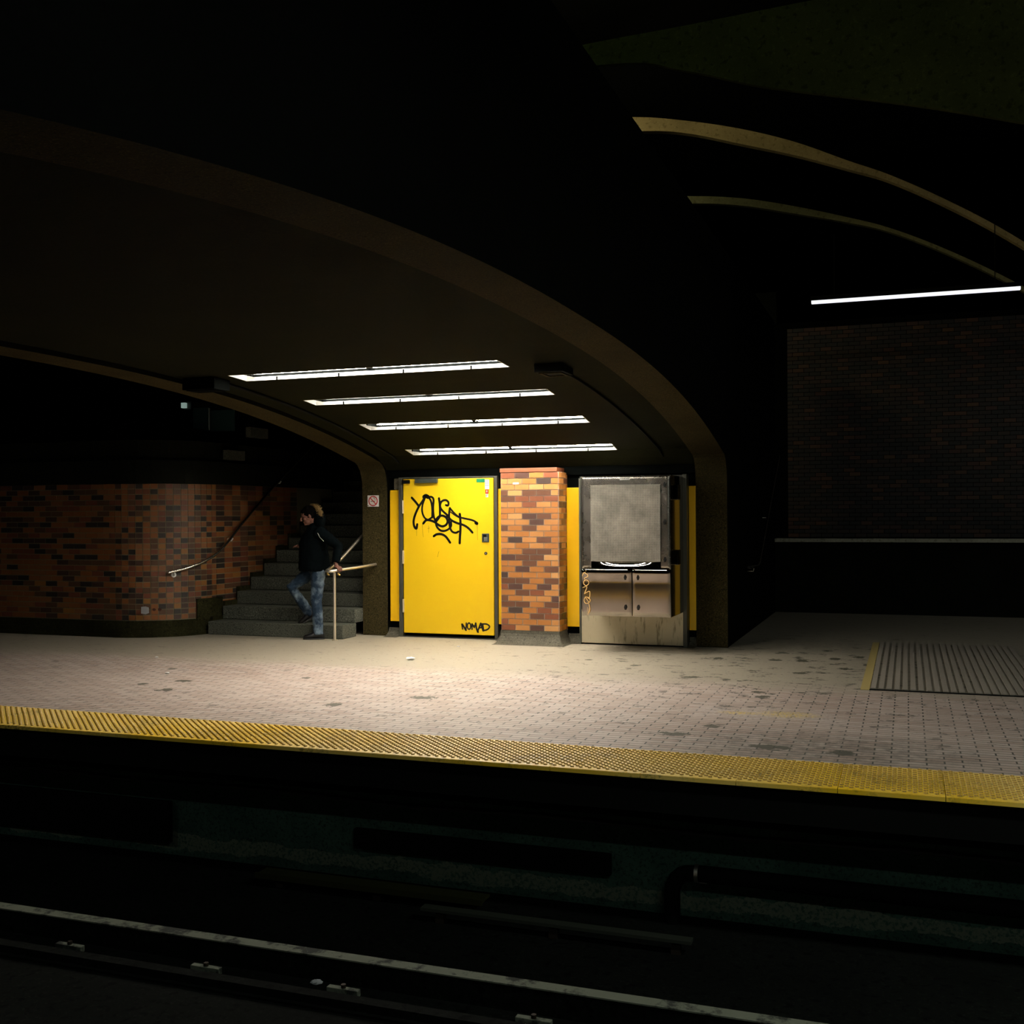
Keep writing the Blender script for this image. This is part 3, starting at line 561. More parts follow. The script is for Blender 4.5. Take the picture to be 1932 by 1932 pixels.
def bowl(x, z):
    u = (x+3.125)/.42; v = (z-1.006)/.08; e = min(1, (1-abs(u))/.12)
    return -.002-.030*math.cos(math.pi*.5*v)*(1-u*u)*max(0, e)
skin(-3.545, -2.705, 1.006, 1.086, cy, bowl, 60, 24).build('pressed_lip', M['mirror'], up_, fix=False)
for z in (1.985, 1.55, 1.112): latch(-2.653, z, up_)
for (a, b, xx) in ((cx0+.002, -3.054, -3.127), (-3.042, cx1-.002, -2.974)):
    bow = lambda x, z, a=a, b=b: -.0012*math.sin(math.pi*(x-a)/(b-a))-(.0128 if a < -3.3 else .0150)*(z-.445)/.545-.0085*sstep(.83,.99,z)+.0022*(x-a)*(z-.445)*(1 if a > -3.3 else 0)+.008*(1-sstep(0,.01,min(x-a,b-x,z-.445,.99-z)))
    d = skin(a, b, .445, .99, cy, bow, 24, 24).build('lower_door', M['steel'], K, fix=False)
    for z in (.90, .548): latch(xx, z, d)
gt = tagmesh(SCRAWL, cy-.019, 'graffiti_scrawl', M['gold_paint'], K); gt['label'] = 'gold scrawled letters running down'
for z in (1.90, 1.13):
    MB().box(cx1, cx1+.05, 12.86, 12.95, z-.09, z+.09).box(cx1+.02, cx1+.05, 12.80, 12.86, z-.09, z+.09).build('side_hasp', M['steel'], K, bevel=.006)

# ================================================================== NO SMOKING SIGN
S = thing('no_smoking_sign', 'small square white no-smoking sign with red ring on the left pillar', 'sign', (-6.903, 13.495, 1.765))
YS = 13.494
pl = bx(-6.988, -6.818, YS, YS+.006, 1.768, 1.922).build('plate', M['white'], S, bevel=.002)
cxs, czs = -6.903, 1.845
mb = MB(); n = 28
ro, ri = .071, .057
vs = [(cxs+ro*math.cos(2*math.pi*i/n), YS-.0006, czs+ro*math.sin(2*math.pi*i/n)) for i in range(n)]+[(cxs+ri*math.cos(2*math.pi*i/n), YS-.0006, czs+ri*math.sin(2*math.pi*i/n)) for i in range(n)]
mb.add(vs, [(i, (i+1)%n, n+(i+1)%n, n+i) for i in range(n)])
mb.obox((cxs, YS-.0009, czs), (.7071,0,-.7071), (0,1,0), (.7071,0,.7071), .06, .0003, .0065)
mb.build('prohibition_ring', M['red'], S)
mb = MB().box(cxs-.038, cxs+.032, YS-.0005, YS-.0001, czs-.006, czs+.001)
ribbon(mb, [(cxs+.034,czs+.006),(cxs+.036,czs+.02),(cxs+.02,czs+.03),(cxs+.008,czs+.042),(cxs+.012,czs+.05),(cxs+.024,czs+.042),(cxs+.026,czs+.03)], .004, YS-.0005)
mb.build('cigarette_symbol', M['black'], S)
tag(bx(cxs-.086+.0, cxs-.066, YS-.0008, YS-.0001, 1.775, 1.785).build('screw', M['dark_steel'], S))
S_scr = [o for o in S.children if o.name.startswith('screw')]

# ================================================================== STAIRS
T = thing('staircase', 'grey granite staircase climbing away between the curved brick wall and the left pillar', 'staircase', (-8.2, 13.0, 0))
RISE, TREAD, Y0S = .187, .355, 12.92
NS = 17
for k in range(NS):
    y0 = Y0S+TREAD*k; x0 = -9.188; x1 = -7.075
    if k == 0: x1 = -7.07
    mb = MB().box(x0, x1, y0, y0+TREAD+.03, RISE*k+(.002 if k == 0 else 0), RISE*(k+1)-.004)
    mb.build('step', M['granite'], T, bevel=.008)
mb = MB()
pts = [(Y0S+.45, 0)]
for k in range(NS):
    pts += [(Y0S+.02+TREAD*k+.10, RISE*k+.22), (Y0S+TREAD*k+.10+TREAD, RISE*k+.22)]
prof_pts = [(Y0S+.12, 0)]+[(Y0S+.12, .24)]+[p for k in range(1, NS) for p in ((Y0S+TREAD*k+.06, RISE*k+.06), (Y0S+TREAD*k+.06, RISE*(k+1)+.06))]+[(Y0S+TREAD*NS, RISE*NS+.06), (Y0S+TREAD*NS, 0)]
MB().prism_x(prof_pts, -9.242, -9.19).build('stringer', M['curb'], T)
# right side of the stair well, behind the left pillar
struct(MB().box(-7.07, -6.69, 13.62, 22, 0, 3.3).build('wall_stair_right', M['dark']))
struct(MB().box(-10.4, -6.69, 13.9, 22, 5.2, 5.4).build('ceiling_stair', M['slab']))

# ---- handrail by the post
Hh = thing('handrail', 'satin steel handrail on a slim post at the foot of the stairs', 'handrail', (-7.123, 12.8, 0))
path = [(-6.87, 13.495, .975), (-6.895, 13.3, .962), (-6.96, 13.08, .948), (-7.04, 12.86, .933), (-7.075, 12.76, .925), (-7.11, 12.70, .918), (-7.155, 12.69, .917), (-7.19, 12.72, .922), (-7.2, 12.80, .94), (-7.18, 12.90, .99), (-7.16, 13.1, 1.09), (-7.155, 13.6, 1.34), (-7.155, 14.6, 1.86), (-7.155, 16.6, 2.91)]
MB().tube(path, .021, 12).build('rail', M['rail'], Hh)
MB().tube([(-7.123, 12.8, 0), (-7.123, 12.8, .91)], .0185, 14).build('post', M['rail'], Hh)
MB().tube([(-7.123, 12.8, .0), (-7.123, 12.8, .008)], .04, 16).build('floor_flange', M['rail'], Hh)
MB().box(-7.20, -7.04, 12.785, 12.815, .893, .905).build('saddle_plate', M['dark_steel'], Hh)
for xx, yy in ((-7.19, 12.74), (-7.065, 12.80)):
    MB().tube([(xx, yy, .91), (xx, yy, .875), (xx+.02, yy+.01, .86)], .012, 8).build('bracket', plain('brass', (.65,.42,.12), .35, 1.) if 'brass' not in M else M['brass'], Hh)
# ---- handrail on the curved wall
Hl = thing('handrail', 'curved satin steel handrail fixed to the curved brick wall', 'handrail', (-9.1, 12.5, .9))
pth = []
for i, (s, z) in enumerate([(L1+.72, .882), (L1+.80, .90), (L1+.95, .935), (L1+1.15, 1.0), (L1+1.35, 1.09), (L1+L2, 1.17), (L1+L2+.2, 1.30), (L1+L2+.5, 1.52), (L1+L2+1.3, 2.05), (L1+L2+2.4, 2.70), (L1+L2+4, 3.6)]):
    p, n_ = wallpath(s); pth.append((p[0]+n_[0]*.085, p[1]+n_[1]*.085, z))
MB().tube(pth, .021, 12).build('rail', M['satrail'], Hl)
for s, z in ((L1+.80, .885), (L1+L2+.3, 1.34), (L1+L2+1.6, 2.20)):
    p, n_ = wallpath(s)
    MB().tube([(p[0]+n_[0]*.006, p[1]+n_[1]*.006, z-.04), (p[0]+n_[0]*.06, p[1]+n_[1]*.06, z-.045), (p[0]+n_[0]*.085, p[1]+n_[1]*.085, z-.012)], .010, 8).tube([(p[0]+n_[0]*.004, p[1]+n_[1]*.004, z-.04), (p[0]+n_[0]*.014, p[1]+n_[1]*.014, z-.04)], .035, 14).build('bracket', M['white_steel'], Hl)
# ---- handrail on the far right wall
Hr = thing('handrail', 'thin steel handrail rising on the dark wall beyond the right pillar', 'handrail', (-2.03, 15.5, .9))
MB().tube([(-2.0, 14.85, .925), (-1.99, 15.3, .915), (-1.99, 15.72, .905), (-1.99, 15.86, .94), (-1.99, 17.66, 2.08), (-1.99, 18.5, 2.6)], .02, 10).build('rail', M['polrail'], Hr)
for y, z in ((15.3, .9), (17.0, 1.63)): MB().tube([(-2.08, y, z-.05), (-2.0, y, z-.05), (-1.99, y, z-.01)], .008, 8).build('bracket', M['rail'], Hr)

# ---- things on the brick wall at the left
def wp(s, off, z): p, n_ = wallpath(s); return (p[0]+n_[0]*off, p[1]+n_[1]*off, z)
mb = MB(); yy = 12.25-.0085
mb.prism_y([(-9.775,.335),(-9.70,.325),(-9.645,.345),(-9.648,.42),(-9.70,.432),(-9.772,.425)], yy-.002, yy)
mb2 = mb.build('paper_notice', M['paper']); mb2.location.x -= .0; tag(mb2, 'torn pale paper scrap stuck low on the brick wall', 'paper')
for k, (cx_, cz_) in enumerate(((-9.56, .392), (-9.47, .396))):
    n = 12; mb = MB().prism_y([(cx_+(.034+.006*math.sin(5*a))*math.cos(2*math.pi*a/n), cz_+.02*math.sin(2*math.pi*a/n)) for a in range(n)], yy-.002, yy)
    o = mb.build('paper_remnant', M['skin']); tag(o, ['pinkish sticker remnant just right of the torn paper on the brick wall', 'orange-pink sticker remnant second right of the torn paper on the brick wall'][k], 'sticker')
# ---- upper level bits seen over the brick wall
for k, (y0, y1, z0, z1) in enumerate(((13.37, 13.80, 2.46, 2.60), (13.95, 14.42, 2.82, 2.97))):
    o = bx(-9.24, -9.15, y0, y1, z0, z1).build('granite_block', M['granite'], bevel=.006); tag(o, ['pale granite block on top of the stair wall, nearer of the two', 'dim granite block on top of the stair wall, farther of the two'][k], 'granite block', 'granite blocks on the stair wall')
T = thing('glass_balustrade', 'dim teal glass panel with a thin bright steel edge over the brick wall', 'balustrade', (-9.7, 13.8, 2.9))
bx(-10.05, -9.78, 13.79, 13.81, 2.93, 3.27).build('glass_panel', M['glass_teal'], T); bx(-9.74, -9.33, 13.79, 13.81, 2.91, 3.22).build('glass_panel', M['glass_teal'], T)
bx(-9.768, -9.752, 13.78, 13.81, 2.93, 3.26).build('steel_edge', M['rail'], T)
T = thing('wall_lamp', 'tiny lit lamp glowing high above the curved brick wall', 'lamp', (-10.33, 14, 3.3))
bx(-10.40, -10.33, 13.97, 14.03, 3.30, 3.38).build('lamp_shade', M['bulb'], T, bevel=.004); bx(-10.40, -10.26, 14.03, 14.5, 3.28, 3.40).build('bracket', M['dark_steel'], T)

# ================================================================== PLATFORM EDGE TILES
def tile_mesh():
    mb = MB(); W_, D_, th = .596, .68, .02
    mb.box(0, W_, 0, D_, -th, 0)
    nx, ny = 10, 11; R3 = ((.0135, 0), (.0118, .0056), (.0078, .0074))
    p = W_/nx; py = (D_-.04)/(ny*2)
    for r in range(ny*2):
        for c in range(nx):
            x = p*(c+.25+(.5 if r % 2 else 0)); y = .03+py*(r+.5); n = 8
            rings = []
            for rad, zz in R3: rings.append([(x+rad*math.cos(2*math.pi*k/n+.39), y+rad*math.sin(2*math.pi*k/n+.39), zz) for k in range(n)])
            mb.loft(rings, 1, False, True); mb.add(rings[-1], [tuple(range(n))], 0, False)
    mb.box(0, W_, -.006, 0, -.028, -.002)
    return mb
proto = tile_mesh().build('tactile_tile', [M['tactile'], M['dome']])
base = Vector(proto.location)
tl = [-7.6+.6*i for i in range(19)]
ORD = 'first second third fourth fifth sixth seventh eighth ninth tenth eleventh twelfth thirteenth fourteenth fifteenth sixteenth seventeenth eighteenth nineteenth'.split()
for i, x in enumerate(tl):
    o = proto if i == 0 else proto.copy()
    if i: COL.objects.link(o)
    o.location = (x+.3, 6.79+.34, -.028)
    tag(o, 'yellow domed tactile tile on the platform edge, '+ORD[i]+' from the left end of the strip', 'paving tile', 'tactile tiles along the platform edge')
# ---- grooved mat at the right
T = thing('floor_grating', 'grooved grey floor mat with worn yellow border, right of the bay', 'floor mat', (.2, 12.6, 0))
bx(-.42, -.34, 10.66, 14.6, .0005, .004).build('yellow_border', yellow('worn_floor_yellow', (.38,.30,.10), .7), T)
mb = MB()
for k in range(22): mb.box(-.33+k*.07, -.285+k*.07, 10.72, 14.6, .001, .014)
mb.build('ribbed_mat', plain('grey_ribbed_rubber', (.26,.23,.19), .7), T); bx(-.34, 1.22, 10.66, 10.715, .001, .006).build('front_edge', M['black'], T)

# ================================================================== HANGING STRIP LIGHTS
def strip(x0, x1, y, z, lab, drop=.9):
    T = thing('strip_light', lab, 'strip light', ((x0+x1)/2, y, z), 'hanging strip lights')
    bx(x0, x1, y-.05, y+.05, z+.035, z+.09).build('housing', M['black'], T); bx(x0+.01, x1-.01, y-.04, y+.04, z, z+.034).build('lens', M['striplens'], T)
    for xx in (x0+.3, x1-.3): MB().tube([(xx, y, z+.09), (xx, y, z+drop)], .006, 6).build('hanger', M['black'], T)
    return T
NEAR = M['nearlens']  # near strips: unseen lights added to lift the track pit
T_ = strip(1.95, 4.4, 16.9, 4.42, 'added strip light out of view right of the parapet, lifting the ledge')  # light added out of view to brighten the ledge and far bricks
for c_ in T_.children:
    if c_.name.startswith('lens'): c_.data.materials[0] = M['sidelens']
strip(-1.19, 1.35, 15, 4.42, 'thin cool white strip light hanging over the far right of the platform')
for T_ in (strip(.5, 3.5, .2, 4.3, 'added strip light out of view above the near platform, lifting the track pit'), strip(-13, -10.6, .2, 4.3, 'added strip light out of view over the near platform at its far left end')):
    for c_ in T_.children:
        if c_.name.startswith('lens'): c_.data.materials[0] = NEAR
struct(bx(-17, 5, -1, 22.3, 8.6, 8.8).build('ceiling_high', M['slab']))

T = thing('ceiling_light', 'added broad ceiling light out of view above the near track, right of the bridge', 'ceiling light', (2.9, 4.6, 4.3))  # light added out of view to brighten the front of the platform
bx(1.65, 4.15, 4.4, 4.8, 4.36, 4.46).build('housing', M['black'], T); bx(1.68, 4.12, 4.43, 4.77, 4.30, 4.359).build('lens', M['widelens'], T)
for xx in (2.0, 3.8): MB().tube([(xx, 4.6, 4.46), (xx, 4.6, 5.6)], .008, 6).build('hanger', M['black'], T)
# ---- high curved ceiling beams
def arc(pts_top, pts_bot, y0, y1, lab, mat):
    n = len(pts_top); mb = MB(); poly = pts_top+pts_bot[::-1]
    vs = []; fs = []
    for y in (y0, y1):
        for k in range(n): vs += [(pts_top[k][0], y, pts_top[k][1]), (pts_bot[k][0], y, pts_bot[k][1])]
    for k in range(n-1):
        a = 2*k; fs += [(a, a+1, a+3, a+2), (2*n+a, 2*n+a+2, 2*n+a+3, 2*n+a+1), (a, a+2, 2*n+a+2, 2*n+a), (a+1, 2*n+a+1, 2*n+a+3, a+3)]
    fs += [(0, 2*n, 2*n+1, 1), (2*n-2, 2*n-1, 4*n-1, 4*n-2)]
    o = mb.add(vs, fs, 0, False).build('ceiling_beam', mat); tag(o, lab, 'ceiling beam', 'curved ceiling beams'); return o
beam = speckle('pale_beam_concrete', (.34,.27,.13), (.40,.33,.17), (.24,.19,.09), 30, .8, .4)
beam2 = speckle('olive_beam_concrete', (.20,.19,.09), (.24,.23,.12), (.13,.12,.06), 20, .8, .5)
beam3 = speckle('dark_olive_beam_concrete', (.055,.065,.018), (.075,.082,.027), (.03,.036,.012), 20, .8, .5)  # darker, greener concrete for the broad beam
A_t = [(-6.5,7.25),(-4.6,7.28),(-3.55,7.20),(-2.8,7.05),(-2.08,6.85),(-1.38,6.59),(-.71,6.265),(-.19,6.02),(.5,5.62),(1.2,5.15),(2.0,4.5),(3.5,3.1),(4.8,1.7)]
A_b = [(-6.5,7.05),(-4.6,7.06),(-3.43,6.99),(-2.8,6.877),(-2.08,6.645),(-1.38,6.413),(-.71,6.153),(-.19,5.937),(.5,5.54),(1.2,5.07),(2.0,4.42),(3.45,3.0),(4.7,1.65)]
def fine(P):
    out = []
    for i in range(len(P)-1):
        p0, p1, p2, p3 = P[max(i-1,0)], P[i], P[i+1], P[min(i+2,len(P)-1)]
        for k in range(6):
            u = k/6.; out.append(tuple(.5*((2*p1[q])+(-p0[q]+p2[q])*u+(2*p0[q]-5*p1[q]+4*p2[q]-p3[q])*u*u+(-p0[q]+3*p1[q]-3*p2[q]+p3[q])*u**3) for q in (0,1)))
    return out+[P[-1]]
arc(fine(A_t), fine(A_b), 15, 15.12, 'pale curved ceiling beam, the brighter one high over the right pillar', beam)
# serrated course of blocks along its upper edge
B_t = [(-6.5,7.2),(-4.6,7.25),(-3.54,7.183),(-2.64,7.053),(-1.76,6.827),(-.90,6.556),(-.245,6.318),(.6,5.9),(1.6,5.3),(3.2,4.2),(4.8,2.9)]
B_b = [(-6.5,7.05),(-4.6,7.1),(-3.47,7.046),(-2.64,6.926),(-1.76,6.702),(-.90,6.468),(-.246,6.249),(.6,5.83),(1.6,5.22),(3.15,4.1),(4.75,2.8)]
arc(fine(B_t), fine(B_b), 19, 19.12, 'dim curved ceiling beam farther back, below the brighter one', beam2)
C_t = [(-6.5,6.6),(-3.45,6.76),(-2.2,6.80),(-1.0,6.85),(.5,6.9),(2.5,6.9)]
C_b = [(-6.5,6.55),(-3.25,6.52),(-2.6,6.45),(-2.0,6.27),(-1.2,5.97),(0.2,5.5)]
C_b = [(-6.5,6.55),(-3.12,6.52),(-2.2,6.33),(-1.32,6.03),(.3,5.6),(2.5,4.9)]
arc(fine(C_t), fine(C_b), 11.5, 11.56, 'broad olive ceiling beam at the top right, nearest the tracks', beam3)
D_t = [(-6.5,6.9),(-4.5,6.95),(-2.6,7.2),(-1.5,7.4)]; D_b = [(-6.5,6.6),(-4.5,6.62),(-2.6,6.93),(-1.5,7.1)]

# ================================================================== TRACK PIT
mb = MB().box(-17, 5, 5.68, 5.77, -1.1, -.958, 1).box(-17, 5, 5.675, 5.765, -.958, -.95, 0); T = mb.build('track_edge', [M['strip'], M['pit']]); tag(T, 'long pale worn concrete edge beside the dark running track', 'track edge')
T = thing('running_rail', 'dark steel rail low in the track pit beside the pale edge', 'rail', (-6, 5.4, -1.1)); bx(-17, 5, 5.37, 5.45, -1.085, -1.04).build('rail_head', M['pit'], T); bx(-17, 5, 5.34, 5.48, -1.1, -1.086).build('rail_foot', M['pit'], T)
T = thing('guide_bar', 'olive guide bar with a thin bright lip under the platform', 'guide bar', (-3.6, 7.0, -1.0)); bx(-4.55, -2.75, 6.97, 7.12, -1.02, -1.0).build('bar', M['bar'], T, bevel=.004); bx(-4.55, -2.75, 6.955, 6.969, -1.03, -.99).build('lip', M['bar'], T)
for x in (-4.4, -3.6, -2.9): bx(x, x+.06, 7.0, 7.1, -1.12, -1.021).build('support', M['rust'], T)
T = thing('guide_bar', 'grey guide bar on short supports right of the olive bar', 'guide bar', (-2.2, 6.75, -1.0)); bx(-3.1, -1.27, 6.72, 6.80, -1.02, -1.0).build('bar', plain('grey_guide_bar', (.035,.04,.03), .5, .2), T)
for x in (-3.0, -2.2, -1.4): bx(x, x+.06, 6.74, 6.79, -1.12, -1.021).build('support', M['rust'], T)
for k, (x, y) in enumerate(((-3.98, 5.56), (-3.05, 5.56), (-1.9, 5.56), (-5.0, 5.56))):
    T = thing('rail_clip', 'pale steel rail clip on the pit floor, '+('second','third','fourth','x')[k]+' from the left' if k != 3 else 'pale steel rail clip on the pit floor, leftmost of the row', 'rail clip', (x, y, -1.1), 'rail clips on the pit floor'); bx(x-.10, x+.10, y-.02, y+.02, -1.1, -1.06).build('plate', M['strip'], T, bevel=.003); MB().tube([(x,y,-1.06),(x,y,-1.04)], .015, 8).build('bolt', M['rust'], T)
# cable and dark trays along the pit wall
cab = [(-9+.5*i, 7.385, -.50-.012*math.sin(i*1.3)-.02*(i/20.)) for i in range(22)]
tag(MB().tube(cab, .016, 8).build('cable', plain('grey_cable', (.05,.07,.065), .5)), 'thin grey cable clipped along the wall of the track pit', 'cable')
for k, (x0, x1, z0, z1) in enumerate(((-3.95, -1.95, -.87, -.72), (-8.2, -5.62, -1.0, -.66))):
    o = bx(x0, x1, 7.36, 7.418, z0, z1).build('cable_tray', M['black'], bevel=.01); tag(o, ['long dark cable tray on the pit wall left of the big pipe', 'dark cable tray at the far left of the pit wall'][k], 'cable tray')
T = thing('drain_pipe', 'fat black pipe rising from the pit floor and turning right along the pit wall', 'pipe', (-1.5, 7.3, -1.1))
pp_ = [(-1.5, 7.28, -1.1), (-1.5, 7.28, -.9)]+[(-1.38-.12*math.cos(a), 7.28, -.90+.14*math.sin(a)) for a in (.3, .7, 1.1, 1.4)]+[(-1.3, 7.28, -.755), (-.2, 7.28, -.76), (3, 7.28, -.78)]
MB().tube(pp_, .055, 14).build('pipe', M['black'], T)
MB().tube([(-1.345, 7.28, -.755), (-1.32, 7.28, -.755)], .06, 14).build('clamp_band', M['rail'], T); bx(-1.34, -1.29, 7.40, 7.419, -.86, -.81).build('clamp_plate', M['white_steel'], T)

# ================================================================== LITTER
def crumple(x, y, r, name, mat, lab, cat, z=0.):
    mb = MB().ellip((x, y, z+r*.45), r*1.5, r, r*.5, 0, 10, 6); mb.v = [(a+random.uniform(-.2,.2)*r, b+random.uniform(-.2,.2)*r, max(z+.0005, c+random.uniform(-.15,.15)*r)) for a, b, c in mb.v]; mb.sm = [False]*len(mb.sm)
    return tag(mb.build(name, mat), lab, cat)
crumple(-5.323, 11.318, .036, 'crumpled_paper', M['white'], 'crumpled white paper scrap on the floor in front of the yellow door', 'litter')
crumple(-7.3, 9.55, .018, 'paper_scrap', M['white'], 'tiny white paper scrap on the paving at the left', 'litter')
crumple(-8.25, 10.6, .016, 'paper_scrap', M['white'], 'tiny white scrap on the floor before the curved brick wall', 'litter')
crumple(-5.28, 12.62, .014, 'paper_scrap', M['paper'], 'tiny grey scrap on the floor just in front of the door', 'litter')
crumple(-3.27, 5.64, .025, 'paper_scrap', M['paper'], 'small pale scrap lying in the track pit', 'litter', -1.1)
# ================================================================== PERSON COMING OFF THE STAIRS
Pn = thing('person', 'person in black fur-trimmed parka and faded jeans stepping off the stairs, gripping the handrail', 'person', (-7.45, 12.85, 0))
F = Vector((-.8, -.6, 0)); Lf = Vector((.6, -.8, 0)); UZ = Vector((0, 0, 1))
def V(*a): return Vector(a)
def blend(mb, name, mat, par, vox, it=6, disp=0, ds=.08):
    o = mb.build(name, mat, par)
    r = o.modifiers.new('remesh', 'REMESH'); r.mode = 'VOXEL'; r.voxel_size = vox; r.use_smooth_shade = True
    s_ = o.modifiers.new('smooth', 'SMOOTH'); s_.iterations = it; s_.factor = .5
    if disp:
        tx = bpy.data.textures.new(name+'_folds', 'CLOUDS'); tx.noise_scale = ds; tx.noise_depth = 2
        d = o.modifiers.new('folds', 'DISPLACE'); d.texture = tx; d.strength = disp; d.mid_level = .5; d.texture_coords = 'GLOBAL'
    return o
def limb(mb, pts, rad, n=14, sq=1.0): return mb.tube(pts, rad, n, 0, True, sq)
def ring(c, a, b, ra, rb, n=20): return [c+a*ra*math.cos(2*math.pi*k/n)+b*rb*math.sin(2*math.pi*k/n) for k in range(n)]
head = V(-7.535, 12.85, 1.645); tilt = math.radians(18)
Fh = (F*math.cos(tilt)-UZ*math.sin(tilt)).normalized(); Uh = (UZ*math.cos(tilt)+F*math.sin(tilt)).normalized()
RH = Matrix((Fh, Lf, Uh)).transposed()
hipL, kneeL, ankL = V(-7.42, 12.90, .93), V(-7.425, 12.85, .52), V(-7.39, 12.835, .11)
hipR, kneeR, ankR = V(-7.56, 13.06, .93), V(-7.83, 12.90, .68), V(-7.70, 13.11, .33)
shL, elL, wrL = V(-7.345, 12.81, 1.43), V(-7.10, 12.88, 1.235), V(-7.105, 12.80, 1.015)
shR, elR, wrR = V(-7.63, 13.09, 1.43), V(-7.66, 13.12, 1.15), V(-7.71, 12.97, 1.21)
# ---- the body: one continuous surface from head to ankles
b = MB()
b.ellip(head+Uh*.02, .094, .074, .112, rot=RH, nu=22, nv=16)
b.ellip(head+Fh*.035-Uh*.055, .055, .052, .062, rot=RH)                 # jaw
b.ellip(head+Fh*.072-Uh*.092, .022, .024, .018, rot=RH)                 # chin
b.tube([head+Fh*.088+Uh*.022, head+Fh*.108-Uh*.012, head+Fh*.118-Uh*.030, head+Fh*.098-Uh*.036], [.009, .012, .015, .011], 10)  # nose
for s_ in (-1, 1):
    b.ellip(head+Fh*.080+Lf*.030*s_+Uh*.030, .014, .022, .008, rot=RH)   # brow
    b.ellip(head+Fh*.066+Lf*.040*s_-Uh*.022, .022, .020, .020, rot=RH)   # cheek
    b.ellip(head-Fh*.005+Lf*.077*s_-Uh*.005, .018, .009, .032, rot=RH)   # ear
b.ellip(head+Fh*.088-Uh*.057, .012, .024, .006, rot=RH); b.ellip(head+Fh*.087-Uh*.068, .011, .021, .006, rot=RH)
neck = V(-7.50, 12.93, 1.50)
limb(b, [head-Uh*.05-Fh*.01, neck, V(-7.50, 12.96, 1.40)], [.055, .056, .07])
b.loft([ring(c, F, Lf, ra, rb) for c, ra, rb in ((V(-7.49,12.98,.90),.10,.15), (V(-7.50,12.98,1.05),.095,.135), (V(-7.51,12.97,1.2),.105,.15), (V(-7.50,12.955,1.36),.11,.17), (V(-7.495,12.95,1.45),.085,.15))])
limb(b, [shL-Lf*.06, shL, elL, wrL], [.06, .055, .042, .027]); limb(b, [shR+Lf*.06, shR, elR, wrR], [.06, .055, .042, .027])
limb(b, [hipL, kneeL, ankL], [.082, .055, .038]); limb(b, [hipR, kneeR, ankR], [.082, .055, .038])
limb(b, [ankL, ankL-UZ*.05+F*.03], [.036, .03]); limb(b, [ankR, ankR-UZ*.05+F*.01], [.036, .03])
def hand(mb, C, D, T, N, wrist, grip=1):
    """fist closed on a bar: D along the bar, T across it to the finger side, N away from it on the palm side"""
    mb.tube([wrist, C-T*.030+N*.050, C-T*.012+N*.043], [.027, .030, .024], 12)
    mb.ellip(C-T*.012+N*.040, .03, .038, .016, rot=Matrix((T, D, N)).transposed())
    for k, (ln, rr) in enumerate(((.92, .0088), (1.0, .0092), (.96, .0088), (.80, .0078))):
        o_ = D*((k-1.5)*.0212)
        mb.tube([C+o_-T*.020+N*.040, C+o_+T*.012*ln+N*.039, C+o_+T*.034*ln+N*.024*ln, C+o_+T*.036*ln-N*.006, C+o_+T*.018-N*.027*ln], [rr*1.1, rr*1.08, rr, rr*.95, rr*.8], 10)
    mb.tube([C-T*.028+N*.044-D*.028, C-T*.040+N*.018-D*.040, C-T*.036-N*.006-D*.036, C-T*.016-N*.028-D*.024], [.013, .012, .0105, .009], 10)
Cr = V(-7.062, 12.797, .929); Dr = V(-.33, -.94, -.08).normalized(); Tr = V(.94, -.33, 0).normalized(); Nr = Dr.cross(Tr); Nr = Nr if Nr.z > 0 else -Nr
hand(b, Cr, Dr, Tr, Nr, wrL)
# free hand, relaxed and slightly curled
hd = (wrR-elR).normalized(); pN = (-Lf*.3+UZ*.95); pN = (pN-hd*pN.dot(hd)).normalized(); pD = hd.cross(pN)
b.tube([wrR, wrR+hd*.04, wrR+hd*.09], [.026, .03, .032], 12, squash=.6)
for k, ln in enumerate((.068, .077, .072, .056)):
    r0 = wrR+hd*.085+pD*((k-1.5)*.020)
    b.tube([r0, r0+hd*ln*.45-pN*.006, r0+hd*ln*.8-pN*.026, r0+hd*ln*.9-pN*.045], [.0095, .009, .0082, .007], 9)
b.tube([wrR+hd*.025-pD*.022, wrR+hd*.05-pD*.05-pN*.01, wrR+hd*.08-pD*.056-pN*.022], [.012, .0105, .009], 9)
blend(b, 'body', M['skin'], Pn, .0042, 3)
for s_ in (-1, 1):
    MB().ellip(head+Fh*.083+Lf*.030*s_+Uh*.012, .008, .011, .006, rot=RH).build('eye', M['shoe'], Pn)
h = MB().ellip(head-Fh*.018+Uh*.035, .102, .086, .108, rot=RH, nu=20, nv=14)
h.ellip(head+Fh*.045+Uh*.075, .045, .062, .04, rot=RH)
blend(h, 'hair', M['hair'], Pn, .008, 3, .012, .02)
# ---- jeans
j = MB()
limb(j, [hipL+UZ*.02, hipL*.5+kneeL*.5, kneeL, kneeL*.4+ankL*.6, ankL-UZ*.045], [.100, .089, .074, .070, .066], 16)
limb(j, [hipR+UZ*.02, hipR*.5+kneeR*.5, kneeR, kneeR*.4+ankR*.6, ankR+(ankR-kneeR).normalized()*.04], [.100, .089, .076, .070, .062], 16)
j.loft([ring(c, F, Lf, ra, rb) for c, ra, rb in ((V(-7.485,12.98,.86),.10,.15), (V(-7.49,12.98,.95),.125,.175), (V(-7.495,12.98,1.06),.12,.165))])
blend(j, 'jeans', M['jeans'], Pn, .009, 3, .022, .05)
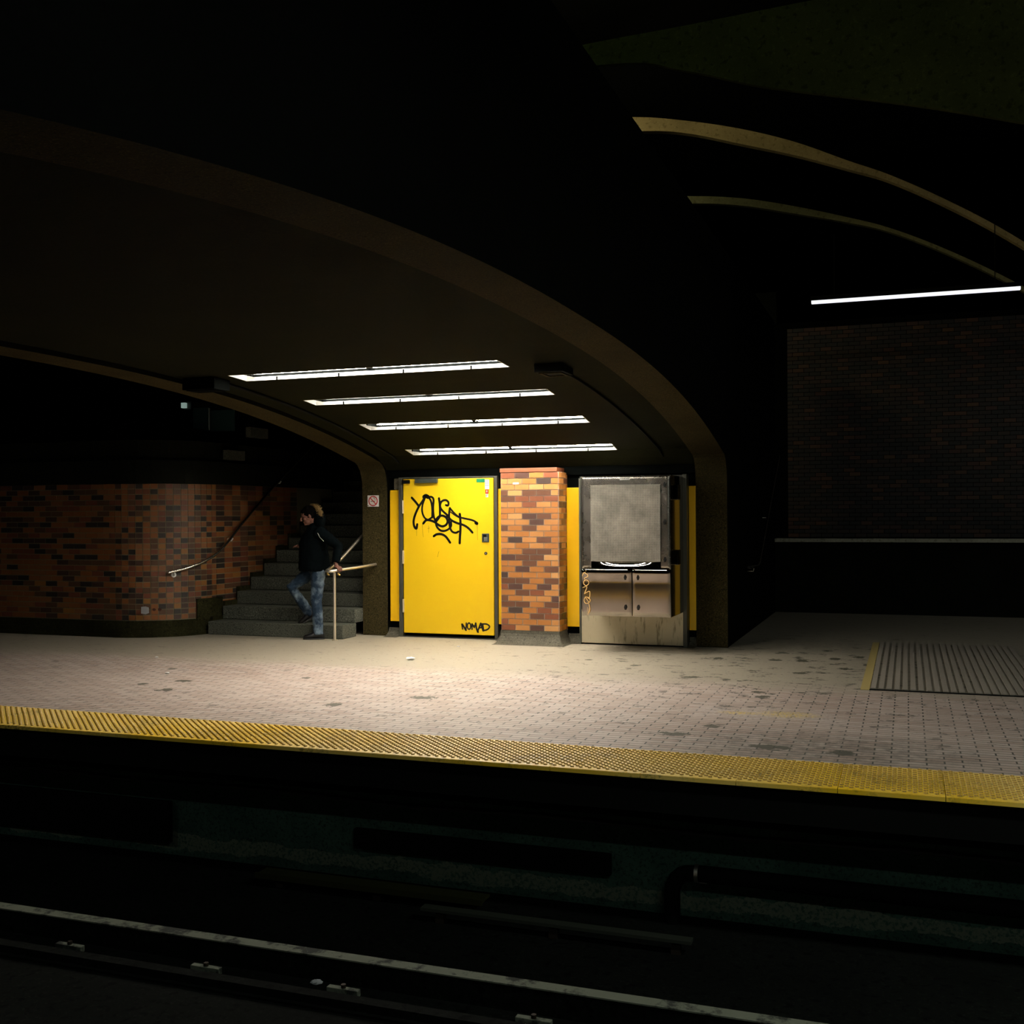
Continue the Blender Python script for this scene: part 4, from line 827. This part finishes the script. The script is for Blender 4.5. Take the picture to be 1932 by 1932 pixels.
# ---- parka
p = MB()
p.loft([ring(c, F, Lf, ra, rb, 26) for c, ra, rb in ((V(-7.52,12.97,.905),.205,.225), (V(-7.52,12.97,.95),.215,.235), (V(-7.525,12.97,1.05),.205,.225), (V(-7.53,12.965,1.17),.195,.222), (V(-7.525,12.96,1.28),.195,.226), (V(-7.505,12.955,1.38),.162,.218), (V(-7.495,12.945,1.455),.122,.180), (V(-7.495,12.93,1.51),.085,.10), (V(-7.505,12.92,1.55),.078,.082))])
limb(p, [shL-Lf*.09-UZ*.01, shL-UZ*.005, shL*.5+elL*.5, elL, elL*.45+wrL*.55, wrL+UZ*.012], [.085, .088, .078, .068, .060, .050], 16)
limb(p, [shR+Lf*.09-UZ*.01, shR-UZ*.005, shR*.5+elR*.5, elR, elR*.45+wrR*.55, wrR-hd*.005], [.085, .088, .078, .068, .060, .050], 16)
blend(p, 'parka', M['coat'], Pn, .009, 4, .016, .09)
hc = head-F*.105-UZ*.02
q = MB()
for i in range(1): q.ellip(hc-F*.035-UZ*.035, .085, .125, .125, nu=20, nv=14, rot=Matrix((F, Lf, UZ)).transposed())
q.tube([hc-UZ*.09-F*.02, neck-F*.03+UZ*.01], [.10, .10], 16)
blend(q, 'hood', M['coat'], Pn, .01, 4, .01, .06)
fz = MB(); cc = hc+F*.02+UZ*.02
rings = []; LR = (Lf*math.cos(.55)-F*math.sin(.55))
for k in range(28):
    a = 2*math.pi*k/28; c = cc+(LR*math.cos(a)*.105+UZ*math.sin(a)*.132); e = (LR*math.cos(a)+UZ*math.sin(a))
    rings.append([c+e*.026*math.cos(2*math.pi*q_/8)+F*.024*math.sin(2*math.pi*q_/8) for q_ in range(8)])
rings.append(rings[0]); fz.loft(rings, 0, False)
rnd = random.Random(4)
for k in range(1500):
    a = rnd.uniform(0, 2*math.pi); th = rnd.uniform(0, 2*math.pi); e = (LR*math.cos(a)+UZ*math.sin(a)); c = cc+(LR*math.cos(a)*.105+UZ*math.sin(a)*.132)
    n_ = (e*math.cos(th)+F*math.sin(th)); s0 = c+n_*.022; tdir = V(rnd.uniform(-1,1), rnd.uniform(-1,1), rnd.uniform(-1,1)).normalized()
    w_ = n_.cross(tdir).normalized()*.003; tip = s0+n_*.022+tdir*.012
    fz.add([s0-w_, s0+w_, tip], [(0, 1, 2)])
fz.build('fur_trim', M['fur'], Pn, fix=False)
# zip glint on the chest, drawn in as a thin bright steel tube
MB().tube([V(-7.34,12.745,1.42)+V(.0,-.0,0), V(-7.30,12.735,1.36), V(-7.25,12.745,1.31)], .004, 6).build('zip_glint', M['rail'], Pn)
# ---- shoes
def shoe(ank, fd, upv, name='shoe'):
    sd = fd.cross(upv).normalized(); s = MB(); base = ank-upv*.098
    secs = ((-.078,.030,.060,.050),(-.055,.043,.10,.062),(-.01,.046,.11,.060),(.04,.046,.095,.046),(.09,.050,.070,.034),(.14,.048,.055,.026),(.18,.034,.040,.018),(.195,.018,.024,.01))
    rr = []
    for x, wd, hgt, mid in secs:
        c = base+fd*x+upv*(hgt*.5+.012)
        rr.append([c+sd*wd*math.cos(2*math.pi*k/16)+upv*(hgt*.5+.004)*math.sin(2*math.pi*k/16) for k in range(16)])
    s.loft(rr); s.tube([base+fd*-.02+upv*.06, base+fd*-.015+upv*.125], [.050, .048], 16)
    o = blend(s, name, M['shoe'], Pn, .006, 4)
    t_ = MB(); ol = [(-.085,.02),(-.075,.035),(-.03,.043),(.04,.044),(.10,.052),(.15,.048),(.185,.034),(.198,.0)]
    pts = [(x, y) for x, y in ol]+[(x, -y) for x, y in ol[::-1][1:]]
    vs = [base+fd*x+sd*y+upv*.0 for x, y in pts]+[base+fd*x+sd*y+upv*.018 for x, y in pts]; n = len(pts)
    t_.add(vs, [(k, (k+1)%n, n+(k+1)%n, n+k) for k in range(n)]+[tuple(range(n-1,-1,-1)), tuple(range(n, 2*n))])
    t_.build('sole', M['sole'], o)
fdL = V(-.86, -.51, 0).normalized(); shoe(V(-7.395, 12.84, .100), fdL, UZ)
fdR = V(-.72, -.50, -.48).normalized(); uR = (UZ-fdR*UZ.dot(fdR)).normalized(); shoe(ankR-V(0,0,.0), fdR, uR)
